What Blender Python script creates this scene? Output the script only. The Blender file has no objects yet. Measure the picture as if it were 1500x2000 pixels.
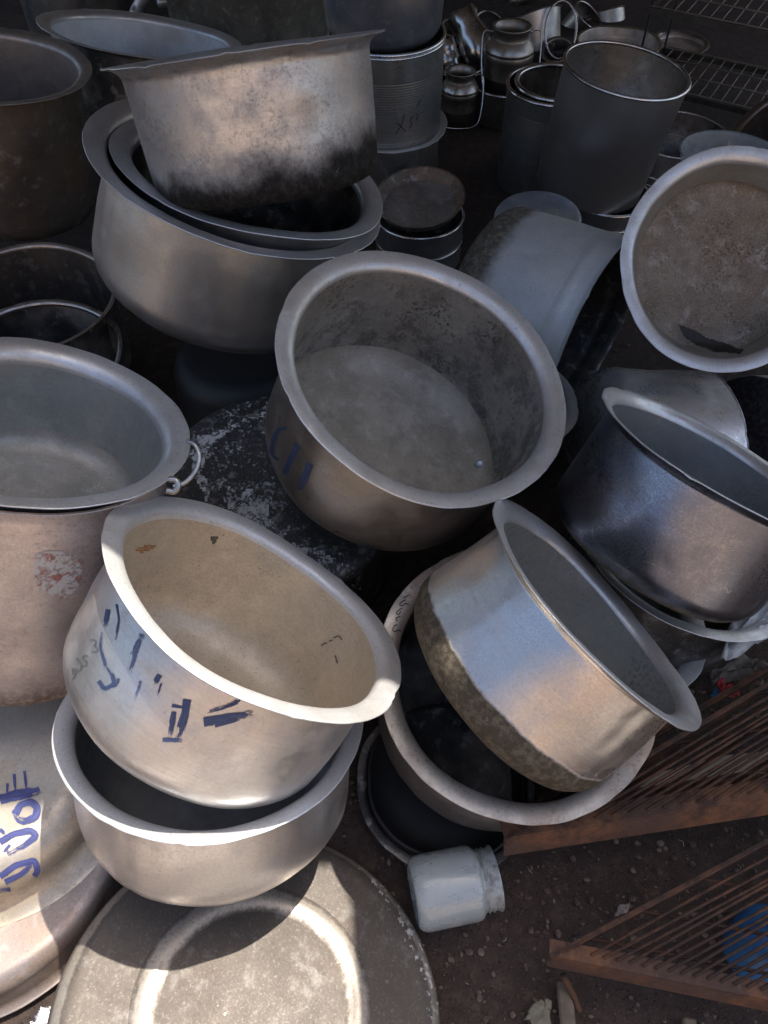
import bpy, bmesh, math, random
from mathutils import Vector, Matrix, noise as mnoise
from mathutils.bvhtree import BVHTree
sc = bpy.context.scene
col = sc.collection
random.seed(5)
R_ = math.radians

# ------------------------------------------------------------ camera
PITCH = R_(52)
CAM = Vector((0, 0, 1.6))
cd = bpy.data.cameras.new('camera')
cam = bpy.data.objects.new('camera', cd)
col.objects.link(cam)
cam.location = CAM
cam.rotation_euler = (math.pi / 2 - PITCH, 0, 0)
cd.sensor_fit = 'VERTICAL'
cd.sensor_height = 36
cd.lens = 27
cd.clip_start = 0.02
cd.clip_end = 300
sc.camera = cam
FW = Vector((0, math.cos(PITCH), -math.sin(PITCH)))
UP = Vector((0, math.sin(PITCH), math.cos(PITCH)))
RT = Vector((1, 0, 0))

# ------------------------------------------------------------ world, sun, exposure
SUN_AZ, SUN_EL = R_(44), R_(64)
SUN = Vector((math.sin(SUN_AZ) * math.cos(SUN_EL), math.cos(SUN_AZ) * math.cos(SUN_EL), math.sin(SUN_EL)))
w = bpy.data.worlds.new('World')
sc.world = w
w.use_nodes = True
nt = w.node_tree
bg = nt.nodes['Background']
sky = nt.nodes.new('ShaderNodeTexSky')
sky.sky_type = 'NISHITA'
sky.sun_disc = False
sky.sun_elevation = SUN_EL
sky.sun_rotation = SUN_AZ
sky.dust_density = 4.0
sky.ozone_density = 0.9
nt.links.new(sky.outputs[0], bg.inputs[0])
bg.inputs[1].default_value = 0.15
sd = bpy.data.lights.new('sun', 'SUN')
sd.energy = 5.0
sd.angle = R_(0.6)
sd.color = (1, .93, .82)
so = bpy.data.objects.new('sun', sd)
so.rotation_euler = SUN.to_track_quat('Z', 'Y').to_euler()
so.location = SUN * 8
col.objects.link(so)
sc.view_settings.view_transform = 'Standard'
sc.view_settings.look = 'None'
sc.view_settings.exposure = 0.85
sc.view_settings.gamma = 1
sc.cycles.use_denoising = True
sc.cycles.max_bounces = 8
sc.cycles.sample_clamp_indirect = 6
sc.cycles.caustics_reflective = True
sc.cycles.blur_glossy = 0.5


# ------------------------------------------------------------ helpers
def ray(u, v):
    return FW + RT * ((u - 750) / 1500) - UP * ((v - 1000) / 1500)
def P(u, v, d):
    return CAM + ray(u, v) * d
def G(u, v, z):
    d = ray(u, v)
    return CAM + d * ((z - 1.6) / d.z)
def N(x, y, z):
    "camera-space direction to world"
    return (RT * x + UP * y - FW * z).normalized()
def near(v, s):
    return CAM + (Vector(v) - CAM) * s

def tag(o, label=None, cat=None, group=None, kind=None):
    if label: o['label'] = label
    if cat: o['category'] = cat
    if group: o['group'] = group
    if kind: o['kind'] = kind
    return o
def empty(name, M, label, cat, group=None):
    o = bpy.data.objects.new(name, None)
    o.empty_display_size = .05
    o.matrix_world = M
    col.objects.link(o)
    return tag(o, label, cat, group)
def mesh_obj(name, verts, faces, mats, mi=None, parent=None, smooth=True, M=None):
    me = bpy.data.meshes.new(name)
    me.from_pydata([tuple(v) for v in verts], [], faces)
    for m in (mats if isinstance(mats, (list, tuple)) else [mats]):
        me.materials.append(m)
    if mi: me.polygons.foreach_set('material_index', mi)
    me.polygons.foreach_set('use_smooth', [smooth] * len(me.polygons))
    me.update()
    bm = bmesh.new(); bm.from_mesh(me)
    bmesh.ops.recalc_face_normals(bm, faces=bm.faces)
    bm.to_mesh(me); bm.free()
    o = bpy.data.objects.new(name, me)
    col.objects.link(o)
    if parent: o.parent = parent
    elif M is not None: o.matrix_world = M
    return o
def frame(c, n, spin=0):
    n = Vector(n).normalized()
    a = Vector((0, 0, 1)) if abs(n.z) < .9 else Vector((1, 0, 0))
    x = a.cross(n).normalized()
    y = n.cross(x)
    M = Matrix((x, y, n)).transposed().to_4x4()
    M.translation = Vector(c)
    return M @ Matrix.Rotation(spin, 4, 'Z')

def lathe(path, seg=112, wob=None):
    "path of (r, z); closed on the axis where r == 0"
    V, F = [], []
    rings = []
    for r, z in path:
        if r < 1e-5:
            rings.append([len(V)])
            dr, dz = (wob(0, 0, z) if wob else (0, 0))
            V.append((0, 0, z + dz))
        else:
            ids = []
            for k in range(seg):
                t = 2 * math.pi * k / seg
                dr, dz = wob(t, r, z) if wob else (0, 0)
                ids.append(len(V))
                V.append(((r + dr) * math.cos(t), (r + dr) * math.sin(t), z + dz))
            rings.append(ids)
    for i in range(len(rings) - 1):
        a, b = rings[i], rings[i + 1]
        for k in range(seg):
            k2 = (k + 1) % seg
            if len(a) == 1 and len(b) == 1: continue
            if len(a) == 1: F.append((a[0], b[k], b[k2]))
            elif len(b) == 1: F.append((a[k], b[0], a[k2]))
            else: F.append((a[k], b[k], b[k2], a[k2]))
    return V, F
def join(*parts):
    V, F, mi = [], [], []
    for (v, f), m in parts:
        o = len(V)
        V += v
        F += [tuple(i + o for i in q) for q in f]
        mi += [m] * len(f)
    return V, F, mi
def offset(path, th):
    out = []
    for i, (r, z) in enumerate(path):
        a = path[max(i - 1, 0)]; b = path[min(i + 1, len(path) - 1)]
        dx, dz = b[0] - a[0], b[1] - a[1]
        l = math.hypot(dx, dz) or 1
        out.append((max(r + dz / l * th, 0) if r > 1e-5 else 0, z - dx / l * th))
    return out
def tube(pts, rad, seg=8, closed=False):
    pts = [Vector(p) for p in pts]
    n = len(pts)
    V, F = [], []
    up = None
    for i, p in enumerate(pts):
        if closed: t = (pts[(i + 1) % n] - pts[i - 1])
        else: t = pts[min(i + 1, n - 1)] - pts[max(i - 1, 0)]
        t.normalize()
        if up is None:
            a = Vector((0, 0, 1)) if abs(t.z) < .9 else Vector((1, 0, 0))
            up = t.cross(a).normalized()
        else:
            up = (up - t * up.dot(t)).normalized()
        s = t.cross(up)
        r = rad[i] if isinstance(rad, (list, tuple)) else rad
        for k in range(seg):
            a = 2 * math.pi * k / seg
            V.append(p + up * (math.cos(a) * r) + s * (math.sin(a) * r))
    m = n if closed else n - 1
    for i in range(m):
        j = (i + 1) % n
        for k in range(seg):
            k2 = (k + 1) % seg
            F.append((i * seg + k, i * seg + k2, j * seg + k2, j * seg + k))
    if not closed:
        F.append(tuple(range(seg))[::-1]); F.append(tuple((n - 1) * seg + k for k in range(seg)))
    return V, F
def box_between(a, b, wdir, wd, hdir, h):
    "bar from a to b with width vector and height vector"
    a, b = Vector(a), Vector(b)
    W = Vector(wdir) * wd; Hh = Vector(hdir) * h
    V = [a, b, b + W, a + W, a + Hh, b + Hh, b + W + Hh, a + W + Hh]
    F = [(0, 1, 2, 3), (4, 5, 6, 7), (0, 1, 5, 4), (1, 2, 6, 5), (2, 3, 7, 6), (3, 0, 4, 7)]
    return V, F

# ------------------------------------------------------------ materials
class NT:
    def __init__(s, name):
        s.m = bpy.data.materials.new(name); s.m.use_nodes = True
        s.t = s.m.node_tree; s.n = s.t.nodes; s.l = s.t.links
        s.b = s.n['Principled BSDF']
        s.co = s.n.new('ShaderNodeTexCoord').outputs['Object']
    def put(s, sock, v):
        if v is None: return
        if hasattr(v, 'is_output') or isinstance(v, bpy.types.NodeSocket): s.l.new(v, sock)
        else:
            if isinstance(v, tuple) and len(v) == 3 and sock.type == 'RGBA': v = (*v, 1)
            sock.default_value = v
    def math(s, op, a, b=None, c=None, clamp=False):
        n = s.n.new('ShaderNodeMath'); n.operation = op; n.use_clamp = clamp
        s.put(n.inputs[0], a); s.put(n.inputs[1], b); s.put(n.inputs[2], c)
        return n.outputs[0]
    def noise(s, scale, detail=3, vec=None, rough=.5, lac=2., dist=0.):
        n = s.n.new('ShaderNodeTexNoise'); n.inputs['Scale'].default_value = scale
        n.inputs['Detail'].default_value = detail; n.inputs['Roughness'].default_value = rough
        n.inputs['Distortion'].default_value = dist
        s.l.new(vec if vec is not None else s.co, n.inputs['Vector'])
        return n.outputs['Fac']
    def voro(s, scale, vec=None, feature='F1'):
        n = s.n.new('ShaderNodeTexVoronoi'); n.feature = feature; n.inputs['Scale'].default_value = scale
        s.l.new(vec if vec is not None else s.co, n.inputs['Vector'])
        return n.outputs['Distance']
    def mapping(s, scale=(1, 1, 1), loc=(0, 0, 0), rot=(0, 0, 0), vec=None):
        n = s.n.new('ShaderNodeMapping')
        n.inputs['Scale'].default_value = scale; n.inputs['Location'].default_value = loc; n.inputs['Rotation'].default_value = rot
        s.l.new(vec if vec is not None else s.co, n.inputs['Vector'])
        return n.outputs[0]
    def ramp(s, v, lo, hi, a=0., b=1.):
        n = s.n.new('ShaderNodeMapRange'); n.interpolation_type = 'SMOOTHSTEP'
        s.put(n.inputs['Value'], v); n.inputs['From Min'].default_value = lo; n.inputs['From Max'].default_value = hi
        n.inputs['To Min'].default_value = a; n.inputs['To Max'].default_value = b
        return n.outputs[0]
    def mix(s, f, a, b, mode='MIX'):
        n = s.n.new('ShaderNodeMix'); n.data_type = 'RGBA'; n.blend_type = mode
        s.put(n.inputs[0], f); s.put(n.inputs[6], a); s.put(n.inputs[7], b)
        return n.outputs[2]
    def sep(s, vec=None):
        n = s.n.new('ShaderNodeSeparateXYZ'); s.l.new(vec if vec is not None else s.co, n.inputs[0])
        return n.outputs
    def comb(s, x, y, z):
        n = s.n.new('ShaderNodeCombineXYZ'); s.put(n.inputs[0], x); s.put(n.inputs[1], y); s.put(n.inputs[2], z)
        return n.outputs[0]
    def bump(s, h, strength=.3, dist=.002, prev=None):
        n = s.n.new('ShaderNodeBump'); n.inputs['Strength'].default_value = strength; n.inputs['Distance'].default_value = dist
        s.put(n.inputs['Height'], h)
        if prev is not None: s.l.new(prev, n.inputs['Normal'])
        return n.outputs[0]
    def set(s, **k):
        for key, v in k.items(): s.put(s.b.inputs[key.replace('_', ' ')], v)
        return s.m

SEED = [0]
def metal(name, base=(.56, .56, .56), dark=(.2, .19, .18), warm=(.5, .45, .4), rough=.38, met=.85, ring=.5, stain=.5, pits=.4,
          scratch=.4, aniso=.45, soot=None, radial=False, speck=0., pitcol=(.05, .045, .04), grime=0., grimecol=(.10, .09, .075), grain=.38, bump=.35, rvar=.6, worn=()):
    """worn sheet metal. soot = (z0, soft, amp, colour, [x slope]) measured in the thing's own height"""
    base, dark, warm = [(q[0] * .99, q[1] * .995, q[2] * 1.0) for q in (base, dark, warm)]
    s = NT(name)
    SEED[0] += 1
    off = (SEED[0] * 3.17, SEED[0] * 1.31, SEED[0] * 2.3)
    co = s.mapping(loc=off)
    X, Y, Z = s.sep()[:3]
    r = s.math('SQRT', s.math('ADD', s.math('MULTIPLY', X, X), s.math('MULTIPLY', Y, Y)))
    if radial: rv = s.mapping(scale=(1, 1, 1), loc=off, vec=s.comb(s.math('MULTIPLY', r, 260.), s.math('MULTIPLY', X, 6.), s.math('MULTIPLY', Y, 6.)))
    else: rv = s.mapping(scale=(7, 7, 260), loc=off)
    ringn = s.noise(1, 3, rv, .6)
    big = s.noise(7, 4, co, .6)
    mid = s.noise(28, 4, co, .65, dist=.4)
    fine = s.noise(190, 2, co, .6)
    # stains
    c = s.mix(s.ramp(big, .35, .68, 0, stain), base, dark)
    c = s.mix(s.ramp(s.noise(4, 3, s.mapping(loc=(off[1], off[2], 4)), .6), .45, .7, 0, .7), c, warm)
    c = s.mix(s.math('MULTIPLY', s.ramp(mid, .5, .75), stain * .7), c, dark)
    c = s.mix(s.math('MULTIPLY', s.ramp(mid, .46, .3), stain * .4), c, (.75, .75, .74))
    # ring marks of the spinning
    c = s.mix(s.math('MULTIPLY', s.ramp(ringn, .35, .7), ring * .28), c, dark)
    # pits
    pm = s.math('MULTIPLY', s.ramp(fine, .64, .72), s.ramp(big, .3, .7, .15, 1))
    c = s.mix(s.math('MULTIPLY', pm, pits), c, pitcol)
    if speck:
        sp = s.math('MULTIPLY', s.ramp(s.noise(120, 3, co, .7), .5, .62), s.ramp(s.noise(9, 3, s.mapping(loc=(off[2], 1, 2)), .6), .42, .62))
        c = s.mix(s.math('MULTIPLY', sp, speck), c, pitcol)
    # grain: fine mottling of old oxidised metal, pale specks and dark spatter
    gr = s.noise(230, 3, s.mapping(loc=(off[2], off[0], 3)), .75)
    c = s.mix(s.ramp(gr, .42, .66, 0, .3 * grain), c, pitcol)
    c = s.mix(s.ramp(gr, .44, .3, 0, .28 * grain), c, (.8, .8, .78))
    spt = s.noise(62, 4, s.mapping(loc=(off[1], 2, off[0])), .75)
    c = s.mix(s.ramp(spt, .64, .69, 0, .5 * grain), c, pitcol)
    c = s.mix(s.ramp(spt, .35, .31, 0, .3 * grain), c, (.75, .75, .73))
    # scratches: thin level lines of a noise
    sn = s.noise(9, 0, s.mapping(scale=(2.6, 2.6, .35), loc=off, rot=(.5, .8, .2)), .5)
    sl = s.ramp(s.math('ABSOLUTE', s.math('SUBTRACT', sn, .5)), .0, .0035, 1, 0)
    sn2 = s.noise(13, 0, s.mapping(scale=(.25, 2.6, 2.6), loc=(off[1], 5, 1), rot=(1.1, .2, .9)), .5)
    sl2 = s.ramp(s.math('ABSOLUTE', s.math('SUBTRACT', sn2, .52)), .0, .003, 1, 0)
    smk = s.ramp(s.noise(13, 2, s.mapping(loc=(1, off[0], 7)), .5), .5, .62)
    sl = s.math('MULTIPLY', s.math('MAXIMUM', sl, sl2), smk)
    c = s.mix(s.math('MULTIPLY', sl, scratch * .7), c, (.75, .75, .73))
    rg = s.math('ADD', s.ramp(big, .3, .7, rough - .06 * rvar, rough + .12 * rvar), s.math('MULTIPLY', s.ramp(mid, .4, .7), .14 * (stain + .3) * rvar))
    rg = s.math('ADD', rg, s.math('MULTIPLY', ringn, .06 * ring))
    mt = s.math('SUBTRACT', met, s.math('MULTIPLY', s.ramp(mid, .5, .75), stain * .45))
    h = s.math('ADD', s.math('MULTIPLY', ringn, .35 * ring), s.math('MULTIPLY', s.noise(60, 3, co, .6), .6))
    h = s.math('SUBTRACT', h, s.math('MULTIPLY', pm, .5 * pits))
    h = s.math('ADD', h, s.math('MULTIPLY', gr, .35 * grain))
    rg = s.math('ADD', rg, s.ramp(gr, .4, .65, -.02, .05))
    if grime:
        gm = s.math('MULTIPLY', s.ramp(s.noise(16, 6, s.mapping(loc=(3, off[1], off[0])), .7), .46, .6), grime)
        gm = s.math('MULTIPLY', gm, s.ramp(fine, .3, .6, .55, 1))
        c = s.mix(gm, c, grimecol)
        rg = s.math('ADD', rg, s.math('MULTIPLY', gm, .3)); mt = s.math('MULTIPLY', mt, s.math('SUBTRACT', 1, s.math('MULTIPLY', gm, .9)))
    for r0, hw, wcol, wk in worn:      # bands rubbed bare at a given radius, ragged at their edges
        dd = s.math('ABSOLUTE', s.math('SUBTRACT', r, r0))
        dd = s.math('ADD', dd, s.math('MULTIPLY', s.math('SUBTRACT', s.noise(38, 6, s.mapping(loc=(r0 * 40, 2, 1)), .75), .5), hw * 1.5))
        wm = s.math('MULTIPLY', s.ramp(dd, hw * .55, hw * 1.25, 1, 0), wk)
        wm = s.math('MULTIPLY', wm, s.ramp(s.noise(150, 4, co, .7), .3, .55, .55, 1))
        c = s.mix(wm, c, wcol); mt = s.math('ADD', mt, s.math('MULTIPLY', wm, .25)); rg = s.math('SUBTRACT', rg, s.math('MULTIPLY', wm, .12))
    if soot:
        z0, soft, amp, scol = soot[:4]
        zz = Z if len(soot) < 5 else s.math('ADD', Z, s.math('ADD', s.math('MULTIPLY', X, soot[4]), s.math('MULTIPLY', Y, soot[5])))
        zz = s.math('ADD', zz, s.math('MULTIPLY', s.math('SUBTRACT', s.noise(12, 6, co, .7), .5), amp))
        k = s.ramp(zz, z0 - soft, z0 + soft, 1, 0)
        tex = s.ramp(s.noise(75, 4, co, .7), .4, .68)
        sc2 = s.mix(s.math('MULTIPLY', tex, .7), scol, tuple(min(1, x * 2.6 + .008) for x in scol))
        sc2 = s.mix(s.math('MULTIPLY', s.ramp(s.noise(34, 6, s.mapping(loc=(7, off[1], 1)), .75), .62, .68), .35), sc2, (.3, .29, .26))
        c = s.mix(k, c, sc2)
        rg = s.math('ADD', s.math('MULTIPLY', rg, s.math('SUBTRACT', 1, k)), s.math('MULTIPLY', k, .7))
        mt = s.math('MULTIPLY', mt, s.math('SUBTRACT', 1, s.math('MULTIPLY', k, .97)))
        s.put(s.b.inputs['Specular IOR Level'], s.ramp(k, 0, 1, .5, .12))
        h = s.math('ADD', h, s.math('MULTIPLY', s.math('MULTIPLY', k, s.noise(90, 4, co, .7)), 1.4))
    s.set(Base_Color=c, Roughness=rg, Metallic=mt, Normal=s.bump(h, bump, .0015))
    if aniso:
        tn = s.n.new('ShaderNodeTangent'); tn.direction_type = 'RADIAL'; tn.axis = 'Z'
        s.l.new(tn.outputs[0], s.b.inputs['Tangent'])
        s.b.inputs['Anisotropic'].default_value = aniso
    return s.m

def plain(name, colr, rough=.6, met=0., var=.3, scale=20, bump=.2, dark=None, **k):
    s = NT(name)
    n = s.noise(scale, 5, None, .65)
    d = dark or tuple(x * .45 for x in colr)
    s.set(Base_Color=s.mix(s.ramp(n, .35, .7, 0, var * 2 if var < .5 else 1), colr, d), Roughness=rough, Metallic=met,
          Normal=s.bump(s.noise(scale * 4, 4), bump, .002), **k)
    return s.m
def flaky(name, colr, amount=.5, scale=60, rough=.6, stretch=(1, 1, 1), second=None, met=0., edge=.07, rot=(0, 0, 0)):
    "a paint or powder layer that is broken through in places"
    s = NT(name)
    n = s.noise(scale, 5, s.mapping(scale=stretch, rot=rot), .7)
    n2 = s.noise(scale * .22, 3, None, .6)
    a = s.math('ADD', s.math('MULTIPLY', n, .65), s.math('MULTIPLY', n2, .35))
    th = .5 + (.5 - amount) * .35
    al = s.ramp(a, th - edge * .5, th + edge * .5)
    c = colr
    if second: c = s.mix(s.ramp(s.noise(scale * .35, 4, s.mapping(loc=(4, 2, 1)), .6), .52, .6), colr, second)
    s.set(Base_Color=c, Roughness=rough, Alpha=al, Metallic=met)
    return s.m

def brushed_paint(name, colr, cover=.6, rough=.6):
    "dry brush paint: streaks run along the stroke and thin out toward its sides and end"
    s = NT(name)
    a = s.n.new('ShaderNodeAttribute'); a.attribute_name = 'brush'
    U, Vv, T = s.sep(a.outputs['Vector'])[:3]
    st = s.noise(1, 3, s.comb(s.math('MULTIPLY', U, 2.2), s.math('MULTIPLY', Vv, 5.5), s.math('MULTIPLY', U, .3)), .6)
    br = s.noise(170, 4, None, .7)
    v = s.math('ADD', s.math('MULTIPLY', st, .7), s.math('MULTIPLY', br, .3))
    edge = s.math('MULTIPLY', s.math('POWER', s.math('ABSOLUTE', Vv), 3.), .16)
    end = s.ramp(T, .55, 1.0, 0, .16)
    v = s.math('SUBTRACT', v, s.math('ADD', edge, end))
    th = .5 - (cover - .5) * .5
    al = s.ramp(v, th - .05, th + .05)
    c = s.mix(s.ramp(st, .4, .65), colr, tuple(x * 1.6 + .01 for x in colr))
    s.set(Base_Color=c, Roughness=rough, Alpha=al)
    return s.m

# ------------------------------------------------------------ pots
POTS = {}
def make_pot(key, c, n, R, H, rb, label, outer, inner, floor=None, rim=None, w=.045, d=None, p=2.6, rc=.05, th=.003, spin=0,
             wob=.0026, seed=1, kind='cooking_pot', cat='cooking pot', group=None, seg=160, belly=0., dents=(), warp=.0016, neck=None, beads=()):
    """open spun pot: c is the rim centre, n points out of the mouth; local z = 0 at the base"""
    n = Vector(n).normalized(); c = Vector(c)
    M = frame(c - n * H, n, spin)
    root = empty(kind, M, label, cat, group)
    d = d if d is not None else w * .55
    rimp = []
    for i in range(15):
        a = math.pi / 2 * i / 14
        rimp.append((R - w * math.sin(a) ** (2 / p), H - d * (1 - math.cos(a) ** (2 / p)) if a < math.pi / 2 - 1e-6 else H - d))
    rn = R - w
    wall = []
    z0, z1 = H - d, rc
    if neck:      # list of (t, dr) shape of wall
        for i in range(1, 33):
            t = i / 32
            dr = 0
            for (ta, da), (tb, db) in zip(neck[:-1], neck[1:]):
                if ta <= t <= tb:
                    q = (t - ta) / (tb - ta); q = q * q * (3 - 2 * q); dr = da + (db - da) * q
            wall.append((rn + (rb - rn) * t + dr, z0 + (z1 - z0) * t))
    else:
        for i in range(1, 25):
            t = i / 24
            wall.append((rn + (rb - rn) * t + belly * math.sin(math.pi * t), z0 + (z1 - z0) * t))
    for bz, bh, bw in beads:
        wall = [(r + bh * math.exp(-((z - bz) / bw) ** 2), z) for r, z in wall]
    corner = []
    for i in range(1, 11):
        a = math.pi / 2 * i / 10
        corner.append((rb - rc + rc * math.cos(a), rc - rc * math.sin(a)))
    flo = [((rb - rc) * (1 - i / 8), 0) for i in range(1, 9)]
    full = rimp + wall + corner + flo
    out = offset(full, -th)
    # offset on the outside of the wall
    rnd = random.Random(seed)
    ph = [rnd.random() * 6.28 for _ in range(6)]
    nicks = [(rnd.random() * 6.28, rnd.uniform(.012, .05), rnd.uniform(.0008, .003) * rnd.choice((-1, 1))) for _ in range(9)]
    def wobf(t, r, z):
        k = min(1, max(0, z / H))
        dr = wob * (math.sin(2 * t + ph[0]) + .6 * math.sin(3 * t + ph[1]) + .35 * math.sin(5 * t + ph[2])) * k
        dr += mnoise.noise(Vector((math.cos(t) * 2.2, math.sin(t) * 2.2, z * 9 + seed * 3))) * .0028 * (1 if r > rb * .8 else r / rb)
        dz = warp * (math.sin(2 * t + ph[3]) * 1.5 + math.sin(4 * t + ph[4])) * k * (1 if r > rn * .95 else 0)
        if r > rn + .005: dr += mnoise.noise(Vector((math.cos(t) * 7, math.sin(t) * 7, seed))) * .0013
        if r > R - .6 * w and z > H - w:
            q = (r - (R - .6 * w)) / (.6 * w)
            for ta, aw, dep in nicks:
                da = (t - ta + math.pi) % (2 * math.pi) - math.pi
                g_ = dep * math.exp(-(da / aw) ** 2) * q
                dz += g_; dr -= abs(g_) * .5
        for (ta, za, aw, zw, dep) in dents:
            da = (t - ta + math.pi) % (2 * math.pi) - math.pi
            dr -= dep * math.exp(-(da / aw) ** 2 - ((z - za) / zw) ** 2)
        if r < rb * .95 and z < .02: dz += .0012 * mnoise.noise(Vector((r * 14 * math.cos(t), r * 14 * math.sin(t), seed)))
        return dr, dz
    dents = list(dents) + [(rnd.random() * 6.28, rnd.uniform(.15, .85) * H, rnd.uniform(.05, .16), rnd.uniform(.015, .04), rnd.uniform(.0008, .0026)) for _ in range(10)]
    nr = len(rimp)
    lip = [(R + th * .25, H - th * .1), (R + th * .45, H - th * .5), (R + th * .25, H - th * .9)]
    V, F, mi = join((lathe(full[:nr][::-1] + [(R, H)] + lip[:2], seg, wobf), 0), (lathe(lip[1:] + out[:nr], seg, wobf), 1))
    rimo = mesh_obj('rim', V, F, [rim or inner, outer], mi, root)
    V, F, mi = join((lathe(full[nr - 1:nr + len(wall)], seg, wobf), 0), (lathe(full[nr + len(wall) - 1:], seg, wobf), 1), (lathe(out[nr - 1:], seg, wobf), 2))
    body = mesh_obj('body', V, F, [inner, floor or inner, outer], mi, root)
    POTS[key] = dict(root=root, M=M, body=body, rim=rimo, R=R, H=H, rb=rb, rn=rn)
    return root

def bvh_of(key, which=('body',)):
    p = POTS[key]
    vs, fs = [], []
    for wch in which:
        o = p[wch]; b = len(vs)
        vs += [p['M'] @ v.co for v in o.data.vertices]
        fs += [tuple(i + b for i in q.vertices) for q in o.data.polygons]
    return BVHTree.FromPolygons(vs, fs)
def cast(bv, u, v, lift=.0009):
    d = ray(u, v).normalized()
    h = bv.ray_cast(CAM, d)
    if h[0] is None: return None
    n = h[1] if h[1].dot(d) < 0 else -h[1]
    return h[0] + n * lift
def strokes(key, lines, mat, name='painted_mark', which=('body',), label=None, lift=.0009):
    "marks brushed on the pot's own surface"
    bv = bvh_of(key, which); p = POTS[key]; inv = p['M'].inverted()
    V, F, UV = [], [], []
    bvr = bvh_of(key, ('rim',)) if 'rim' in p and 'rim' not in which else None
    for si, (pts, wd) in enumerate(lines):
        # smooth
        q = []
        for i in range(len(pts) - 1):
            a, b = pts[i], pts[i + 1]
            m = max(2, int(math.hypot(b[0] - a[0], b[1] - a[1]) / 4))
            for k in range(m): q.append((a[0] + (b[0] - a[0]) * k / m, a[1] + (b[1] - a[1]) * k / m))
        q.append(pts[-1])
        for _ in range(2):
            q = [q[0]] + [((q[i - 1][0] + 2 * q[i][0] + q[i + 1][0]) / 4, (q[i - 1][1] + 2 * q[i][1] + q[i + 1][1]) / 4) for i in range(1, len(q) - 1)] + [q[-1]]
        prev = None
        for i, (x, y) in enumerate(q):
            a = q[max(i - 1, 0)]; b = q[min(i + 1, len(q) - 1)]
            dx, dy = b[0] - a[0], b[1] - a[1]; l = math.hypot(dx, dy) or 1
            nx, ny = -dy / l, dx / l
            ww = wd * .5 * (1 + .25 * mnoise.noise(Vector((x * .05, y * .05, 1))))
            row = []
            for k in (-1, -.33, .33, 1):
                h = cast(bv, x + nx * ww * k, y + ny * ww * k, lift)
                if h is not None and bvr is not None:
                    hr = bvr.ray_cast(CAM, (h - CAM).normalized())
                    if hr[0] is not None and (hr[0] - CAM).length < (h - CAM).length: h = None
                row.append(h)
            if all(r is not None for r in row):
                ids = []
                for k_, r in zip((-1, -.33, .33, 1), row): ids.append(len(V)); V.append(inv @ r); UV.append((si * 7.3 + i * 4 * .02, k_, i / max(1, len(q) - 1)))
                if prev:
                    for k in range(3): F.append((prev[k], prev[k + 1], ids[k + 1], ids[k]))
                prev = ids
            else: prev = None
    o = mesh_obj(name, V, F, mat, None, p['root'])
    at = o.data.attributes.new('brush', 'FLOAT_VECTOR', 'POINT')
    for i, q in enumerate(UV): at.data[i].vector = q
    if label: o['label'] = label
    return o
def patch(key, poly, mat, name, which=('body',), step=6, label=None, lift=.0008, jag=0):
    bv = bvh_of(key, which); p = POTS[key]; inv = p['M'].inverted()
    xs = [q[0] for q in poly]; ys = [q[1] for q in poly]
    def inside(x, y):
        if jag:
            x += jag * mnoise.noise(Vector((x * .04, y * .04, 0))); y += jag * mnoise.noise(Vector((x * .04, y * .04, 9)))
        c = False
        for i in range(len(poly)):
            (x1, y1), (x2, y2) = poly[i], poly[i - 1]
            if (y1 > y) != (y2 > y) and x < (x2 - x1) * (y - y1) / (y2 - y1) + x1: c = not c
        return c
    V, F, idx = [], [], {}
    def vid(i, j):
        if (i, j) not in idx:
            h = cast(bv, i * step, j * step, lift)
            if h is None: idx[(i, j)] = None
            else: idx[(i, j)] = len(V); V.append(inv @ h)
        return idx[(i, j)]
    for i in range(int(min(xs) // step), int(max(xs) // step) + 1):
        for j in range(int(min(ys) // step), int(max(ys) // step) + 1):
            if inside((i + .5) * step, (j + .5) * step):
                q = [vid(i, j), vid(i + 1, j), vid(i + 1, j + 1), vid(i, j + 1)]
                if None in q: continue
                if max((Vector(V[q[k]]) - Vector(V[q[k - 1]])).length for k in range(4)) > .03: continue
                F.append(tuple(q))
    o = mesh_obj(name, V, F, mat, None, p['root'])
    if label: o['label'] = label
    return o

# ------------------------------------------------------------ setting
def earth_mat():
    s = NT('earth')
    n1 = s.noise(1.2, 6, None, .6); n2 = s.noise(35, 6, None, .7); n3 = s.noise(240, 3, None, .7); v = s.voro(90)
    Y = s.sep()[1]
    c = s.mix(s.ramp(n1, .35, .65), (.045, .029, .023), (.024, .0175, .015))
    c = s.mix(s.ramp(n2, .45, .7, 0, .7), c, (.085, .056, .043))
    c = s.mix(s.ramp(n3, .6, .72, 0, .6), c, (.15, .115, .095))
    c = s.mix(s.ramp(v, .0, .16, .5, 0), c, (.1, .075, .06))
    h = s.math('ADD', s.math('MULTIPLY', n2, 1.), s.math('MULTIPLY', n3, .5))
    h = s.math('ADD', h, s.ramp(v, 0, .3, .7, 0))
    s.set(Base_Color=c, Roughness=.95, Normal=s.bump(h, .9, .008))
    return s.m
V, F = [], []
NX = 90
for i in range(NX + 1):
    for j in range(NX + 1):
        x = -2.5 + 5.5 * i / NX; y = -.6 + 6.6 * j / NX
        V.append((x, y, .012 * mnoise.noise(Vector((x * 3, y * 3, 0))) + .005 * mnoise.noise(Vector((x * 14, y * 14, 2))) - .006))
for i in range(NX):
    for j in range(NX):
        a = i * (NX + 1) + j
        F.append((a, a + NX + 1, a + NX + 2, a + 1))
M_EARTH = earth_mat()
b0 = len(V)
X0, X1, Y0, Y1 = -2.5, 3.0, -.6, 6.0
outer_ring = [(-60, -60), (60, -60), (60, 60), (-60, 60)]
V += [(x, y, -.006) for x, y in outer_ring] + [(X0, Y0, -.006), (X1, Y0, -.006), (X1, Y1, -.006), (X0, Y1, -.006)]
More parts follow.
